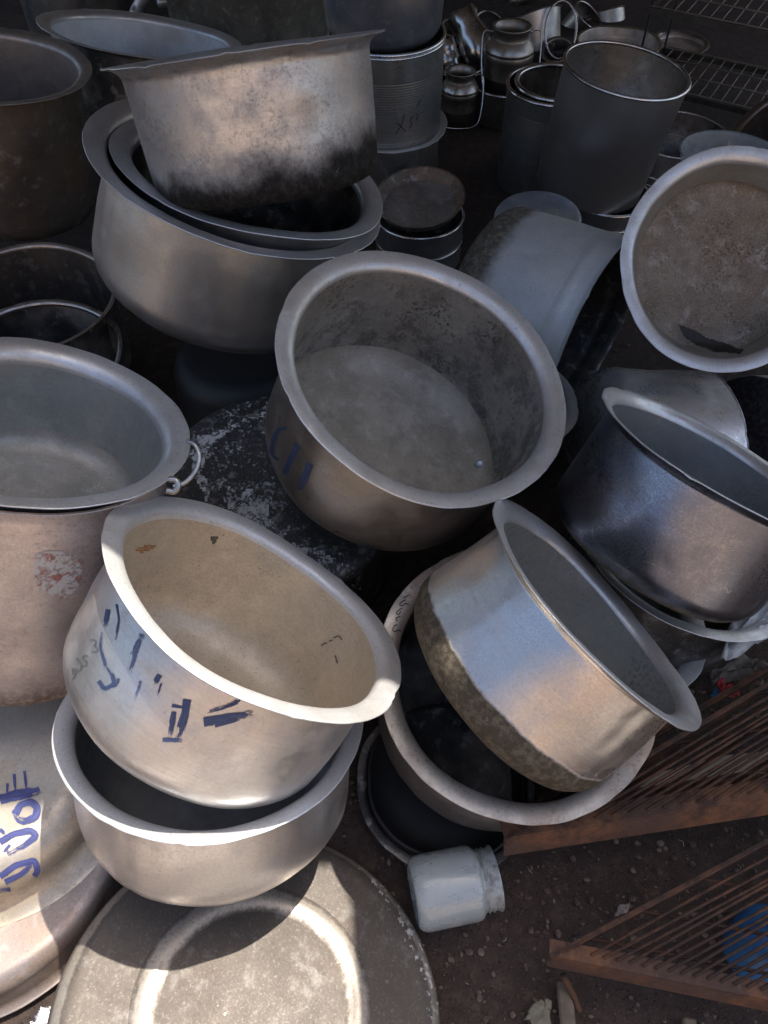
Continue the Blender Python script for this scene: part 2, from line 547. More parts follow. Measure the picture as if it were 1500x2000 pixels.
for k in range(4):
    F.append((b0 + k, b0 + (k + 1) % 4, b0 + 4 + (k + 1) % 4, b0 + 4 + k))
tag(mesh_obj('ground', V, F, M_EARTH), kind='structure')

def slab(name, x0, x1, y0, y1, z0, z1, mat, label=None, cat=None, kind=None):
    V = [(x, y, z) for z in (z0, z1) for y in (y0, y1) for x in (x0, x1)]
    F = [(0, 1, 3, 2), (4, 5, 7, 6), (0, 1, 5, 4), (2, 3, 7, 6), (0, 2, 6, 4), (1, 3, 7, 5)]
    return tag(mesh_obj(name, V, F, mat, smooth=False), label, cat, kind=kind)
M_DARKWALL = plain('dark_wall', (.3, .28, .26), .9, var=.3, scale=3)
M_ROOF = plain('roof_sheet', (.42, .42, .42), .7, var=.3, scale=4)
M_STREET = plain('street_plaster', (.62, .47, .36), .9, var=.2, scale=1.5)
# corrugated roof sheet over the stall, with an open edge just in front of the pile and an added sun blocker to the right
def corrugated(name, x0, x1, y0, y1, z, mat):
    V, F = [], []
    n = int((x1 - x0) / .02)
    for i in range(n + 1):
        x = x0 + (x1 - x0) * i / n
        zz = z + .012 * math.sin(x * 2 * math.pi / .08)
        V += [(x, y0, zz), (x, y1, zz), (x, y0, zz + .002), (x, y1, zz + .002)]
    for i in range(n):
        a = 4 * i
        F += [(a, a + 4, a + 5, a + 1), (a + 2, a + 3, a + 7, a + 6), (a, a + 2, a + 6, a + 4), (a + 1, a + 5, a + 7, a + 3)]
    F += [(0, 1, 3, 2), (4 * n, 4 * n + 2, 4 * n + 3, 4 * n + 1)]
    return tag(mesh_obj(name, V, F, mat), kind='structure')
corrugated('roof', -4, 4.5, 1.17, 6.5, 2.32, M_ROOF)
corrugated('sun_block_sheet', .72, 2.6, .55, 1.4, 2.36, M_ROOF)  # unseen sheet, shaped to keep the sun off the right side
slab('back_wall', -4, 4.5, 6.4, 6.5, 0, 2.3, M_DARKWALL, kind='structure')
slab('street_building', -9, 9, -7.2, -7, 0, 4.5, M_STREET, kind='structure')
slab('street', -30, 30, -6.6, -1.9, -.05, .002, plain('street_dust', (.16, .12, .09), .95, var=.2, scale=2), kind='structure')
slab('reflector_slab', -1.5, .35, -1.8, -.35, -.04, .05, plain('reflector_pale', (.46, .40, .35), .9, var=.15, scale=3), kind='structure')  # unseen pale slab added behind the camera for bright reflections on the pots
slab('reflector_slab', .95, 1.7, -1.8, -.45, -.04, .05, plain('reflector_pale_b', (.46, .42, .38), .9, var=.15, scale=3), kind='structure')  # second added reflector, the gap between them gives the metal contrast

# ------------------------------------------------------------ material library
m_out = metal('aluminium_body', base=(.56, .54, .53), rough=.33, met=.92, stain=.35, pits=.35)
m_in = metal('aluminium_inside', base=(.5, .5, .49), dark=(.22, .21, .19), rough=.46, met=.75, stain=.5, pits=.6, aniso=.25)
m_fl = metal('aluminium_floor', base=(.42, .39, .35), dark=(.24, .22, .19), rough=.55, met=.5, stain=.6, pits=.5, radial=True, aniso=0, ring=.2)
m_rim = metal('aluminium_rim', base=(.62, .63, .64), dark=(.34, .34, .34), rough=.38, met=.72, stain=.35, pits=.6, aniso=0, radial=True)
m_rimb = metal('sunlit_rim', base=(.7, .705, .715), dark=(.42, .42, .42), rough=.42, met=.55, stain=.25, pits=.4, aniso=0, radial=True)  # paler copy of the rim metal, sunlight put into its base colour
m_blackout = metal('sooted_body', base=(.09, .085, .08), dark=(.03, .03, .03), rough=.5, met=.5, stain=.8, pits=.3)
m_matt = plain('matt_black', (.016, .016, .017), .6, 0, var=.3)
m_blackin = metal('shade_black_inside', base=(.055, .055, .057), dark=(.03, .03, .03), rough=.45, met=.6, stain=.7, pits=.3)  # near black base colour paints in the shade inside the vessels

# ================================================================= the pots
# D: centre pot
D_out = metal('centre_body', base=(.6, .53, .46), dark=(.3, .27, .24), rough=.3, met=.92, stain=.25, pits=.35, grime=.12)
D_in = metal('centre_inside', base=(.5, .49, .465), dark=(.2, .19, .17), rough=.42, met=.75, stain=.6, pits=.8, grime=.9, grimecol=(.085, .08, .068), speck=.9)
D_fl = metal('centre_floor', base=(.42, .375, .30), dark=(.24, .21, .16), rough=.65, met=.15, stain=.5, pits=.5, radial=True, aniso=0, ring=.2, grime=.3)
make_pot('D', (.0788, 1.0564, .6697), (.3207, -.1439, .9362), .28, .288, .245,
         'open aluminium pot in the centre of the pile with blue painted letters and a rivet', D_out, D_in, D_fl, m_rim, w=.036, p=2.2, seed=3, rc=.048)
# A: sooty pot, tilted
A_out = metal('sooty_pot_body', base=(.58, .585, .60), dark=(.34, .33, .32), warm=(.5, .43, .38), rough=.33, met=.88, stain=.5, pits=.5,
              soot=(.085, .04, .10, (.012, .0115, .011), .07, -.05), grime=.2, speck=.3)
make_pot('A', (-.272, 1.6412, .974), (-.115, .322, .941), .279, .25, .234,
         'sooty pot with a burnt black bottom, standing tilted on top of the two nested pots', A_out, m_in, m_fl, m_rim, w=.036, d=.028, p=2, seed=4, rc=.03, warp=.0008)
# B: outer nested pot, C: inner nested pot
B_out = metal('nested_body', base=(.56, .54, .52), dark=(.38, .36, .34), warm=(.56, .5, .44), rough=.36, met=.88, stain=.2, pits=.3, soot=(.012, .012, .05, (.04, .035, .03)))
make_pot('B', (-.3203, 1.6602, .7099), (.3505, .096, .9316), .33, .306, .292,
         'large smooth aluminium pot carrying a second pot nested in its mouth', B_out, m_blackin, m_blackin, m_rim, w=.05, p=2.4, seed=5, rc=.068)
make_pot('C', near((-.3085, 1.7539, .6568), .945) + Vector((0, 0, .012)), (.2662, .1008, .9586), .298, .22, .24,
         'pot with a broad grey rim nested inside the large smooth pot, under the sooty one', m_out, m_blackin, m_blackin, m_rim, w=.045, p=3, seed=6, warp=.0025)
# KK: tilted front pot
K_out = metal('front_body', base=(.6, .595, .6), dark=(.42, .41, .41), warm=(.6, .56, .52), rough=.33, met=.9, stain=.3, pits=.3, grain=.22, ring=.8, grime=.16, grimecol=(.32, .28, .22))
K_in = metal('front_inside', base=(.6, .535, .45), dark=(.4, .34, .27), warm=(.6, .5, .38), rough=.5, met=.6, stain=.35, pits=.55, grime=.14, grimecol=(.3, .2, .12), aniso=.2)
make_pot('KK', near((-.192, .6346, .5708), .995), (.5337, .4512, .7152), .26 * .995, .252 * .995, .228 * .995,
         'pale tilted pot with blue brush strokes and a pencilled number, propped in another pot', K_out, K_in, K_in, m_rimb, w=.036, p=3, seed=7, rc=.075, belly=.004)
# LL: pot under it
L_out = metal('lower_body', base=(.6, .58, .57), dark=(.44, .41, .4), warm=(.6, .54, .5), rough=.3, met=.88, stain=.2, pits=.25)
make_pot('LL', (-.2868, .5364, .3649), (.0806, .3828, .9203), .255, .231, .235,
         'clean rounded aluminium pot at the lower left, holding the pale tilted pot', L_out, m_in, m_in, m_rimb, w=.032, p=2.4, seed=8, rc=.08, belly=.003)
# II: pot with ring handles
I_out = metal('pink_body', base=(.54, .48, .465), dark=(.34, .3, .29), warm=(.55, .45, .42), rough=.4, met=.8, stain=.3, pits=.4,
              soot=(.09, .06, .08, (.13, .1, .08)), speck=.2)
s_ = .835
II_c = near((-.645, 1.046, .562), s_); II_n = Vector((.348, .226, .91)).normalized()
make_pot('II', II_c, II_n, .27 * s_, .225 * s_, .20 * s_,
         'grey pot with a ring handle, sitting in the neck of the pinkish pot', m_out, metal('hazy_inside', base=(.42, .44, .44), dark=(.24, .25, .25), rough=.42, met=.7, stain=.5, pits=.4),
         metal('hazy_floor', base=(.36, .36, .33), dark=(.22, .22, .2), rough=.5, met=.5, stain=.6, pits=.5, radial=True, aniso=0), m_rim, w=.040, d=.03, p=2.2, seed=9, rc=.035)
make_pot('IJ', II_c - II_n * .03, II_n, .247 * s_, .585 * s_ - .03, 1.0 * .27 * s_,
         'tall pinkish pot with a torn red and white sticker at the left edge', I_out, m_in, m_fl, I_out, w=.010, d=.012, p=2, seed=9, rc=.05,
         neck=[(0, 0), (.05, -.004), (.12, .0), (.5, -.002), (1, 0)])
# Z: tilted pot with soot band
Z_out = metal('soot_band_body', base=(.62, .6, .58), dark=(.42, .4, .38), warm=(.6, .52, .47), rough=.27, met=.94, stain=.3, pits=.25,
              soot=(.068, .0035, .022, (.055, .046, .034)), aniso=.6)
Z_in = metal('soot_band_inside', base=(.45, .46, .45), dark=(.25, .25, .23), rough=.45, met=.75, stain=.4, pits=.7, speck=.35)
make_pot('Z', near((.3926, .7414, .3682), .88), (.6741, .3348, .6585), .27 * .88, .262 * .88, .246 * .88,
         'shiny pot lying tilted at lower right with a crusty band of soot round its base', Z_out, Z_in, Z_in, m_rim, w=.036, p=2.2, seed=10, rc=.055)
# AA: shallow pot holding it
AA_rim = metal('freckled_rim', base=(.5, .48, .45), dark=(.3, .26, .23), warm=(.4, .3, .23), rough=.45, met=.75, stain=.6, pits=.8, aniso=0, radial=True, speck=.7, pitcol=(.2, .13, .09))
AA_out = metal('holder_body', base=(.42, .40, .39), dark=(.24, .22, .21), rough=.36, met=.85, stain=.4, pits=.3)
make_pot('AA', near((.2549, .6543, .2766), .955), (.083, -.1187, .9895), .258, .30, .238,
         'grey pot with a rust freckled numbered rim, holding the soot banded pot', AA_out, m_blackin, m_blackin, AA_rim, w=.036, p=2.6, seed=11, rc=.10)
# X: dark steel pot
X_out = metal('dark_steel_body', rvar=.3, base=(.25, .265, .32), dark=(.14, .15, .185), warm=(.24, .245, .27), rough=.27, met=.96, stain=.3, pits=.25, scratch=.6, bump=.18,
              soot=(.016, .012, .04, (.09, .08, .05)), aniso=.6)
X_in = metal('dark_steel_inside', base=(.4, .42, .43), dark=(.2, .21, .21), rough=.42, met=.8, stain=.4, pits=.7)
make_pot('X', near((.6852, 1.0621, .4273), .92), (.4082, .3561, .8406), .27 * .92, .262 * .92, .242 * .92,
         'dark bluish steel pot tilted at the right edge with a bright streak down its side', X_out, X_in, X_in, m_rim, w=.03, d=.022, p=1.8, seed=12, rc=.045)
# BB: below X
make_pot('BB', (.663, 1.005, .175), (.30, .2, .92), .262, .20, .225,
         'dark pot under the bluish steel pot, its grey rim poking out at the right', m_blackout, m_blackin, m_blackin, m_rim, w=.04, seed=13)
# crescent pot below
make_pot('BC', G(1200, 1200, .12), (.12, .05, 1), .205, .115, .18,
         'blue grey basin rim showing as a crescent beneath the pots at the right', m_in, m_in, m_in, m_rim, w=.04, seed=14)
# U: bowl facing camera
U_in = metal('shallow_inside', base=(.44, .42, .38), dark=(.24, .22, .18), rough=.45, met=.7, stain=.4, pits=.6)
U_fl = metal('shallow_floor', base=(.25, .21, .165), dark=(.15, .115, .085), warm=(.26, .19, .13), rough=.7, met=.2, stain=.6, pits=.9, speck=.8, aniso=0, radial=True, ring=.5,
             grime=.35, pitcol=(.05, .04, .03), grimecol=(.33, .3, .25), grain=.9)
make_pot('U', (.8226, 1.5871, .5364), (-.0669, -.6941, .7168), .26, .105, .205,
         'shallow brown stained basin facing the viewer at the right edge', m_out, U_in, U_fl, m_rim, w=.034, p=2.2, seed=15, rc=.03, cat='basin')
# T: lying pot
T_out = metal('dull_lying_body', base=(.58, .63, .66), dark=(.42, .46, .48), warm=(.54, .56, .55), rough=.5, met=.5, stain=.35, pits=.4, scratch=.6,
              soot=(.10, .025, .06, (.085, .08, .066)), aniso=.2)
make_pot('T', P(1164, 652, 2.06), N(.80, -.46, .34), .262, .362, .229,
         'dull blue grey pot lying on its side with its mouth toward the shallow basin', T_out, m_blackin, m_blackin, m_blackin, w=.012, d=.02, p=2, seed=16, rc=.06,
         beads=((.305, .004, .006),))
# V: lying shiny pot
V_out = metal('shiny_lying_body', base=(.78, .8, .82), dark=(.4, .4, .42), rough=.24, met=.8, stain=.45, pits=.5, grime=.2, grimecol=(.04, .04, .045), aniso=.5)
make_pot('V', P(1358, 893, 2.08), N(.985, .02, -.15), .233, .308, .233,
         'shiny grey pot lying on its side below the shallow basin', V_out, m_blackin, m_blackin, V_out, w=.004, d=.004, p=2, seed=17, rc=.05)
# W: lying pot, base toward viewer
make_pot('W', P(1610, 905, 2.2), N(.93, .1, -.34), .262, .30, .256,
         'grey pot on its side at the right edge with a dark sooted base', metal('base_up_body', base=(.42, .44, .47), rough=.33, met=.9, stain=.3, pits=.3, soot=(.012, .004, .01, (.03, .03, .035))),
         m_blackin, m_blackin, m_rim, w=.02, seed=18, rc=.018)
# Y: behind centre pot
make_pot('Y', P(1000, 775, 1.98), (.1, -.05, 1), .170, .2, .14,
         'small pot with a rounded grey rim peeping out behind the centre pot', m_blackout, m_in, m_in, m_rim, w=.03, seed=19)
# HH: drum with black lid
def disc_lid(key, c, n, R, prof, mats, mi_fn, label, name, cat, seed=1, seg=128, part='lid_plate', wobble=.002):
    M = frame(c, n)
    root = empty(name, M, label, cat)
    def wobf(t, r, z): return (wobble * math.sin(3 * t + seed) * (r / R), wobble * mnoise.noise(Vector((r * 9 * math.cos(t), r * 9 * math.sin(t), seed))))
    parts = []
    for pth, m in prof: parts.append((lathe(pth, seg, wobf), m))
    V, F, mi = join(*parts)
    o = mesh_obj(part, V, F, mats, mi, root)
    POTS[key] = dict(root=root, M=M, body=o, rim=o, R=R, H=0)
    return root
HH_c = G(545, 945, .305)
m_soot = metal('black_lid', base=(.05, .052, .052), dark=(.015, .015, .016), warm=(.05, .045, .04), rough=.42, met=.4, stain=.6, pits=.4, aniso=0, ring=.2, scratch=.2, speck=.2)
root = disc_lid('HH', HH_c, (0, -.09, 1), .275, [([(0, .006), (.1, .006), (.2, .004), (.24, 0), (.262, -.003), (.272, -.008), (.275, -.016), (.275, -.03)], 0),
                                              ([(.275, -.03), (.268, -.03), (.265, -.028), (.262, -.06), (.262, -.27), (.25, -.29), (0, -.29)], 0)], [m_soot], None,
                'round black drum with white chalky smears on its lid under the centre pot', 'oil_drum', 'drum', part='drum_body')
m_chalk = flaky('chalk', (.5, .5, .5), .48, 85, .9, edge=.12)
m_chalk2 = flaky('chalk_thin', (.36, .36, .36), .3, 120, .9, edge=.12)
patch('HH', [(372, 905), (385, 860), (430, 830), (520, 800), (540, 770), (535, 800), (440, 850), (410, 880), (395, 920), (415, 990), (400, 975)], m_chalk, 'chalk_smear', step=5, jag=14)
patch('HH', [(440, 950), (500, 960), (530, 1010), (560, 1060), (620, 1070), (680, 1110), (640, 1120), (560, 1080), (510, 1030), (450, 1000)], m_chalk, 'chalk_smear', step=5, jag=18)
patch('HH', [(380, 800), (520, 760), (530, 900), (600, 1050), (720, 1100), (700, 1150), (420, 1000), (370, 900)], m_chalk2, 'chalk_dust', step=8, jag=10)

# MM: big inverted pan
MM_m = metal('charred_pan', worn=((.172, .017, (.5, .45, .39), .95), (.304, .008, (.42, .37, .31), .8)), base=(.112, .094, .080), dark=(.062, .052, .045), warm=(.13, .102, .082), rough=.5, met=.4, stain=.25, pits=.6, aniso=0, radial=True, ring=.3,
             speck=.2, scratch=.15, grime=.05, grimecol=(.25, .22, .2))
prof_in = [(0, .004), (.06, .004), (.12, .003), (.15, .001)]
prof_ring = [(.15, .001), (.158, .002), (.165, .0045), (.173, .0062), (.181, .005), (.188, .0025), (.195, .001)]
prof_mid = [(.195, .001), (.215, .001), (.245, .002), (.268, .002)]
prof_out = [(.268, .002), (.282, .003), (.295, .001), (.306, -.006), (.314, -.017), (.318, -.03)]
prof_side = [(.318, -.03), (.320, -.06), (.3215, -.1), (.3225, -.12), (.318, -.12), (.316, -.06), (.31, -.03), (0, -.01)]
disc_lid('MM', Vector((-.2114, .1371, .1225)) , (.1777, .2727, .9455), .32,
         [(prof_in, 0), (prof_ring, 0), (prof_mid, 0), (prof_out, 0), (prof_side, 0)], [MM_m],
         None, 'big charred pan upside down in the sun with a pale worn ring on it', 'upturned_pan', 'pan', part='pan_body', wobble=.0015)
m_lime = flaky('limescale', (.5, .48, .45), .42, 90, .85, edge=.06)
patch('MM', [(655, 1648), (680, 1650), (740, 1710), (800, 1790), (835, 1860), (855, 1930), (866, 1998), (840, 1998), (822, 1900), (780, 1800), (730, 1725)], m_lime, 'limescale_edge', step=5, jag=8)
patch('MM', [(600, 1900), (720, 1860), (740, 1960), (640, 1998), (560, 1998)], flaky('lime_spots', (.5, .45, .36), .16, 60, .85, edge=.05), 'limescale_spots', step=6)
patch('MM', [(380, 1960), (380, 1900), (480, 1850), (590, 1900), (600, 1998), (400, 1998)], flaky('lime_spots_b', (.5, .45, .38), .06, 60, .85, edge=.05), 'limescale_spots', step=6)

# JJ and NN: upturned pots lower left
J_out = metal('ochre_body', base=(.56, .5, .42), dark=(.4, .34, .28), warm=(.6, .5, .36), rough=.42, met=.7, stain=.4, pits=.4, grime=.15)
def upturned(key, c, n, R, H, rb, label, outer, rim, **k):
    # c: centre of the mouth at the bottom, n points up along the axis
    n = Vector(n).normalized()
    return make_pot(key, c, -n, R, H, rb, label, outer, m_in, None, rim, **k)
upturned('JJ', (-.73, .50, .085), (.0, .02, 1), .25, .12, .215,
         'upturned ochre pot at the lower left edge with blue painted characters, partly in the sun', J_out, m_rim, w=.045, d=.045, p=1.5, seed=21, rc=.06)
upturned('NN', (-.765, .41, .012), (0, .0, 1), .30, .075, .275,
         'pinkish shallow upturned pot beneath the ochre one in the bottom left corner', metal('faded_pink_body', base=(.36, .31, .285), dark=(.24, .2, .18), warm=(.4, .3, .24), rough=.4, met=.7, stain=.4), m_rim, w=.018, d=.02, p=1.6, seed=22, rc=.03)
# GG: dark pan beneath AA, on the ground
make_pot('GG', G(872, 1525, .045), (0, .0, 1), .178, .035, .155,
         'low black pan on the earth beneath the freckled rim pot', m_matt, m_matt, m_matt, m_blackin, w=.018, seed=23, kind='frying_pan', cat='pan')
# PP: upturned pot under B, coloured black to stand for the shadow there
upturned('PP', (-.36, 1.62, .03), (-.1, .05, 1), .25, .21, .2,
         'upturned pot wedged under the large smooth pot, coloured black as the shadow there', m_matt, m_matt, w=.03, seed=24)
# E, F
E_out = metal('brown_body', base=(.2, .17, .14), dark=(.07, .06, .055), warm=(.26, .17, .11), rough=.42, met=.7, stain=.7, pits=.4)
E_in = metal('brown_inside', base=(.58, .52, .48), dark=(.2, .17, .15), rough=.42, met=.75, stain=.6, pits=.5)
E_rim = metal('brown_rim', base=(.42, .39, .37), dark=(.25, .22, .2), rough=.4, met=.8, stain=.5, pits=.5, aniso=0)
make_pot('E', near((-1.077, 2.2376, .7094), 1.12), (.1414, .0597, .9882), .302, .46, .262,
         'brown blackened pot at the upper left edge with an empty mouth', E_out, E_in, E_in, E_rim, w=.042, seed=25, rc=.06)
make_pot('F', near((-.6735, 2.3684, .7367), 1.3), (.1584, .1863, .9696), .351, .42, .3,
         'pot with a pale grey inside behind the sooty pot at the upper left', m_blackout, metal('pale_inside', base=(.78, .82, .86), dark=(.58, .6, .62), rough=.5, met=.5, stain=.5, pits=.6), None, m_rim, w=.045, seed=26)
# O2, O3: steel rims at left
st = metal('steel', base=(.4, .4, .41), dark=(.16, .15, .14), rough=.28, met=.97, stain=.5, pits=.4, speck=.2)
make_pot('O2', (-1.006, 1.767, .298), (0, 0, 1), .26, .28, .24, 'wide dark steel basin at the left edge with a thin rolled rim', m_blackout, E_out, m_blackin, metal('rusty_steel_rim', base=(.38, .33, .28), dark=(.16, .12, .1), rough=.35, met=.85, stain=.6, pits=.5, aniso=0),
         w=.014, d=.012, seed=27, cat='basin', kind='steel_basin')
make_pot('O3', (-.922, 1.555, .27), (0, 0, 1), .2356, .24, .21, 'smaller steel pot sitting inside the wide dark basin at the left', m_blackout, m_blackin, m_blackin, st, w=.014, d=.012, seed=28)

# --------------------------------------------- handles, marks
def in_pot(key, name, V, F, mat):
    inv = POTS[key]['M'].inverted()
    return mesh_obj(name, [inv @ Vector(v) for v in V], F, mat, None, POTS[key]['root'])
def arc_px(pts, d0, d1=None):
    n = len(pts)
    return [P(u, v, d0 + ((d1 or d0) - d0) * i / max(1, n - 1)) for i, (u, v) in enumerate(pts)]
def smooth_pts(pts, m=6):
    out = []
    for i in range(len(pts) - 1):
        p0 = pts[max(i - 1, 0)]; p1 = pts[i]; p2 = pts[i + 1]; p3 = pts[min(i + 2, len(pts) - 1)]
        for k in range(m):
            t = k / m
            out.append(.5 * ((2 * p1) + (p2 - p0) * t + (2 * p0 - 5 * p1 + 4 * p2 - p3) * t * t + (3 * p1 - p0 - 3 * p2 + p3) * t ** 3))
    out.append(pts[-1])
    return out
hp = smooth_pts(arc_px([(338, 950), (362, 942), (383, 918), (389, 890), (380, 868), (366, 862)], 1.165, 1.185))
in_pot('II', 'ring_handle', *tube(hp, .0036, 8), st)
lug = smooth_pts(arc_px([(326, 958), (340, 960), (348, 950), (344, 938), (330, 936)], 1.165))
in_pot('II', 'handle_lug', *tube(lug, .005, 8), st)
# torn sticker on II
patch('IJ', [(68, 1088), (90, 1075), (128, 1078), (150, 1090), (162, 1100), (160, 1125), (150, 1150), (130, 1165), (95, 1162), (75, 1150), (64, 1115)],
      flaky('torn_paper', (.42, .41, .40), .62, 110, .8, second=(.3, .13, .11), edge=.12), 'torn_sticker', step=4, jag=8)
m_blue = brushed_paint('blue_paint', (.02, .035, .09), .78)
m_blueO = brushed_paint('blue_violet_paint', (.03, .038, .13), .86)
m_pencil = flaky('pencil', (.09, .09, .09), .95, 150, .6, edge=.2)
m_blackpen = flaky('black_marker', (.03, .03, .03), .75, 150, .6, edge=.12)
# centre pot: C I I
m_blueD = brushed_paint('blue_paint_bold', (.02, .032, .075), .95)
strokes('D', [([(560, 835), (545, 838), (535, 855), (530, 880), (535, 895), (545, 897)], 7),
              ([(581, 872), (568, 898), (557, 926)], 12), ([(606, 905), (597, 930), (586, 956)], 14), ([(576, 868), (588, 876)], 5)], m_blueD)
# front pot brush marks
strokes('KK', [([(193, 1330), (205, 1347), (224, 1335), (220, 1318), (206, 1300)], 8), ([(206, 1300), (196, 1262), (200, 1235)], 5), ([(232, 1325), (228, 1340), (205, 1342)], 5)], m_blue)
strokes('KK', [([(228, 1180), (233, 1210), (226, 1250)], 4), ([(212, 1190), (205, 1225)], 9)], m_blue)
for ln in [([(280, 1230), (262, 1280), (245, 1340)], 16), ([(275, 1330), (262, 1370)], 7)]: strokes('KK', [ln], brushed_paint('blue_paint_thin', (.05, .07, .14), .55))
for ln in [([(312, 1318), (302, 1336)], 12), ([(315, 1335), (308, 1358)], 4), ([(352, 1308), (372, 1314), (384, 1332)], 19), ([(380, 1308), (368, 1312)], 10)]:
    if ln[0][0][0] < 350: strokes('KK', [ln], m_blue)
strokes('KK', [([(366, 1366), (360, 1400), (348, 1440)], 17), ([(340, 1390), (332, 1440)], 11), ([(318, 1444), (356, 1446)], 8), ([(336, 1378), (372, 1384)], 7)], m_blue)
strokes('KK', [([(412, 1332), (432, 1332), (462, 1348), (480, 1364), (460, 1372), (410, 1390)], 10), ([(480, 1362), (440, 1382), (405, 1393)], 4)], m_blue)
strokes('KK', [([(398, 1410), (440, 1406), (496, 1391)], 18), ([(400, 1404), (470, 1393)], 7), ([(420, 1418), (470, 1404)], 6)], m_blue)
for ln in [[(177, 1249), (187, 1250), (190, 1257), (181, 1261), (192, 1264), (192, 1274), (180, 1272)], [(172, 1282), (162, 1278), (161, 1288), (172, 1292), (170, 1302), (161, 1300)],
           [(150, 1285), (159, 1295), (160, 1307), (155, 1310)], [(142, 1307), (150, 1306), (152, 1315), (144, 1317), (141, 1310), (150, 1317), (142, 1327)]]:
    strokes('KK', [(ln, 2.8)], m_pencil, 'pencilled_digit')
for ln in [[(628, 1262), (632, 1256), (640, 1256)], [(643, 1253), (650, 1250)], [(652, 1246), (664, 1240), (668, 1250)], [(655, 1280), (660, 1296)]]:
    strokes('KK', [(ln, 3)], m_pencil, 'pencilled_digit')
# rust stain inside the front pot
patch('KK', [(262, 1072), (285, 1064), (305, 1062), (298, 1072), (275, 1080)], flaky('rust_stain', (.42, .2, .07), .6, 60, .7, edge=.2), 'rust_stain', step=4)
patch('KK', [(410, 1048), (425, 1046), (424, 1060), (414, 1062)], flaky('dark_scuff', (.1, .09, .07), .6, 80, .7, edge=.2), 'dark_scuff', step=3)
# JJ blue characters
strokes('JJ', [([(0, 1562), (20, 1556), (70, 1546), (78, 1542)], 20), ([(28, 1512), (30, 1545)], 6), ([(48, 1506), (52, 1540)], 6), ([(15, 1530), (14, 1550)], 5)], m_blueO, label='blue character with three prongs')
strokes('JJ', [([(30, 1590), (40, 1572), (62, 1566), (74, 1578), (70, 1596), (48, 1606), (32, 1598), (30, 1586)], 15)], m_blueO)
strokes('JJ', [([(0, 1645), (25, 1630), (60, 1622), (72, 1632), (50, 1650), (15, 1668)], 13), ([(0, 1620), (10, 1628)], 8), ([(20, 1650), (8, 1664)], 6)], m_blueO)
strokes('JJ', [([(0, 1712), (30, 1690), (68, 1680), (74, 1700), (60, 1722), (20, 1736), (0, 1740)], 13), ([(10, 1722), (40, 1708), (62, 1690)], 11)], m_blueO)
# AA rim number
strokes('AA', [([(766, 1246), (765, 1250)], 3), ([(776, 1220), (768, 1222), (765, 1232), (772, 1236), (778, 1228), (782, 1234)], 2.2), ([(782, 1204), (770, 1208), (776, 1213)], 2.2), ([(786, 1188), (776, 1192), (772, 1200), (780, 1202), (782, 1194)], 2.2),
               ([(792, 1172), (782, 1176), (778, 1184), (788, 1184), (792, 1176), (798, 1182)], 2.2), ([(800, 1162), (788, 1168)], 2.2)], m_blackpen, 'marker_number', which=('rim',))
# X small vertical writing
strokes('X', [([(1170, 850), (1166, 862)], 2), ([(1160, 862), (1154, 874), (1162, 872)], 2), ([(1150, 880), (1144, 888), (1152, 890)], 2), ([(1138, 896), (1134, 904), (1144, 902), (1142, 908)], 2)], m_blackpen, 'marker_number')
# hole in centre pot floor: bright rivet
bv = bvh_of('D')
hpnt = cast(bv, 938, 908, .0015)
if hpnt:
    Mh = frame(hpnt, ray(938, 908) * -1)
    V, F = lathe([(0, .004), (.006, .0035), (.010, .0015), (.0115, -.001)], 24)
    in_pot('D', 'rivet', [Mh @ Vector(v) for v in V], F, metal('bright_rivet', base=(.5, .54, .58), rough=.45, stain=.1, aniso=0))
# dark scorched crescent on U floor
patch('U', [(1325, 1110 - 475), (1345, 640), (1380, 660), (1420, 672), (1452, 682), (1445, 690), (1400, 688), (1362, 676), (1335, 655)],
      flaky('scorch', (.018, .014, .012), 1.0, 60, .6, edge=.3), 'scorch_mark', step=2, jag=3)

# ================================================================= background vessels
def profile_thing(name, cat, label, c, n, parts, group=None, seg=64, spin=0):
    M = frame(c, n, spin)
    root = empty(name, M, label, cat, group)
    objs = {}
    for pn, path, mat in parts:
        V, F = lathe(path, seg)
        objs[pn] = mesh_obj(pn, V, F, mat, None, root)
    return root, M, objs
steel_d = metal('dark_steel', rvar=.2, base=(.38, .39, .40), dark=(.16, .16, .165), rough=.33, met=.85, stain=.5, pits=.3, scratch=.6, bump=.12)
steel_s = metal('mirror_steel', base=(.5, .5, .5), dark=(.22, .21, .2), rough=.14, met=1., stain=.25, pits=.15, scratch=.6, aniso=.5)
steel_r = metal('ridged_steel', base=(.38, .4, .41), dark=(.15, .16, .17), rough=.3, met=.85, stain=.4, pits=.3)
rimsteel = metal('bright_rim', base=(.75, .75, .76), dark=(.4, .4, .4), rough=.2, met=1., stain=.25, pits=.2, aniso=0)
def can_body(R, H, th=.002, ridges=None, taper=1.):
    n = 220
    out = []
    for i in range(n + 1):
        z = H * i / n
        r = R * (taper + (1 - taper) * z / H)
        if ridges and ridges[0] < z < ridges[1]: r += .00035 * math.sin((z - ridges[0]) / ridges[2] * 2 * math.pi)
        out.append((r, z))
    return [(0, 0), (R * taper - .004, 0)] + out
def can_inside(R, H, th=.002, taper=1.):
    return [(R - th, H), (R * taper - th, .004), (0, .004)]
def torus_path(R, z, r=.004):
    return [(R + r * math.cos(a), z + r * math.sin(a)) for a in [2 * math.pi * k / 10 for k in range(11)]]
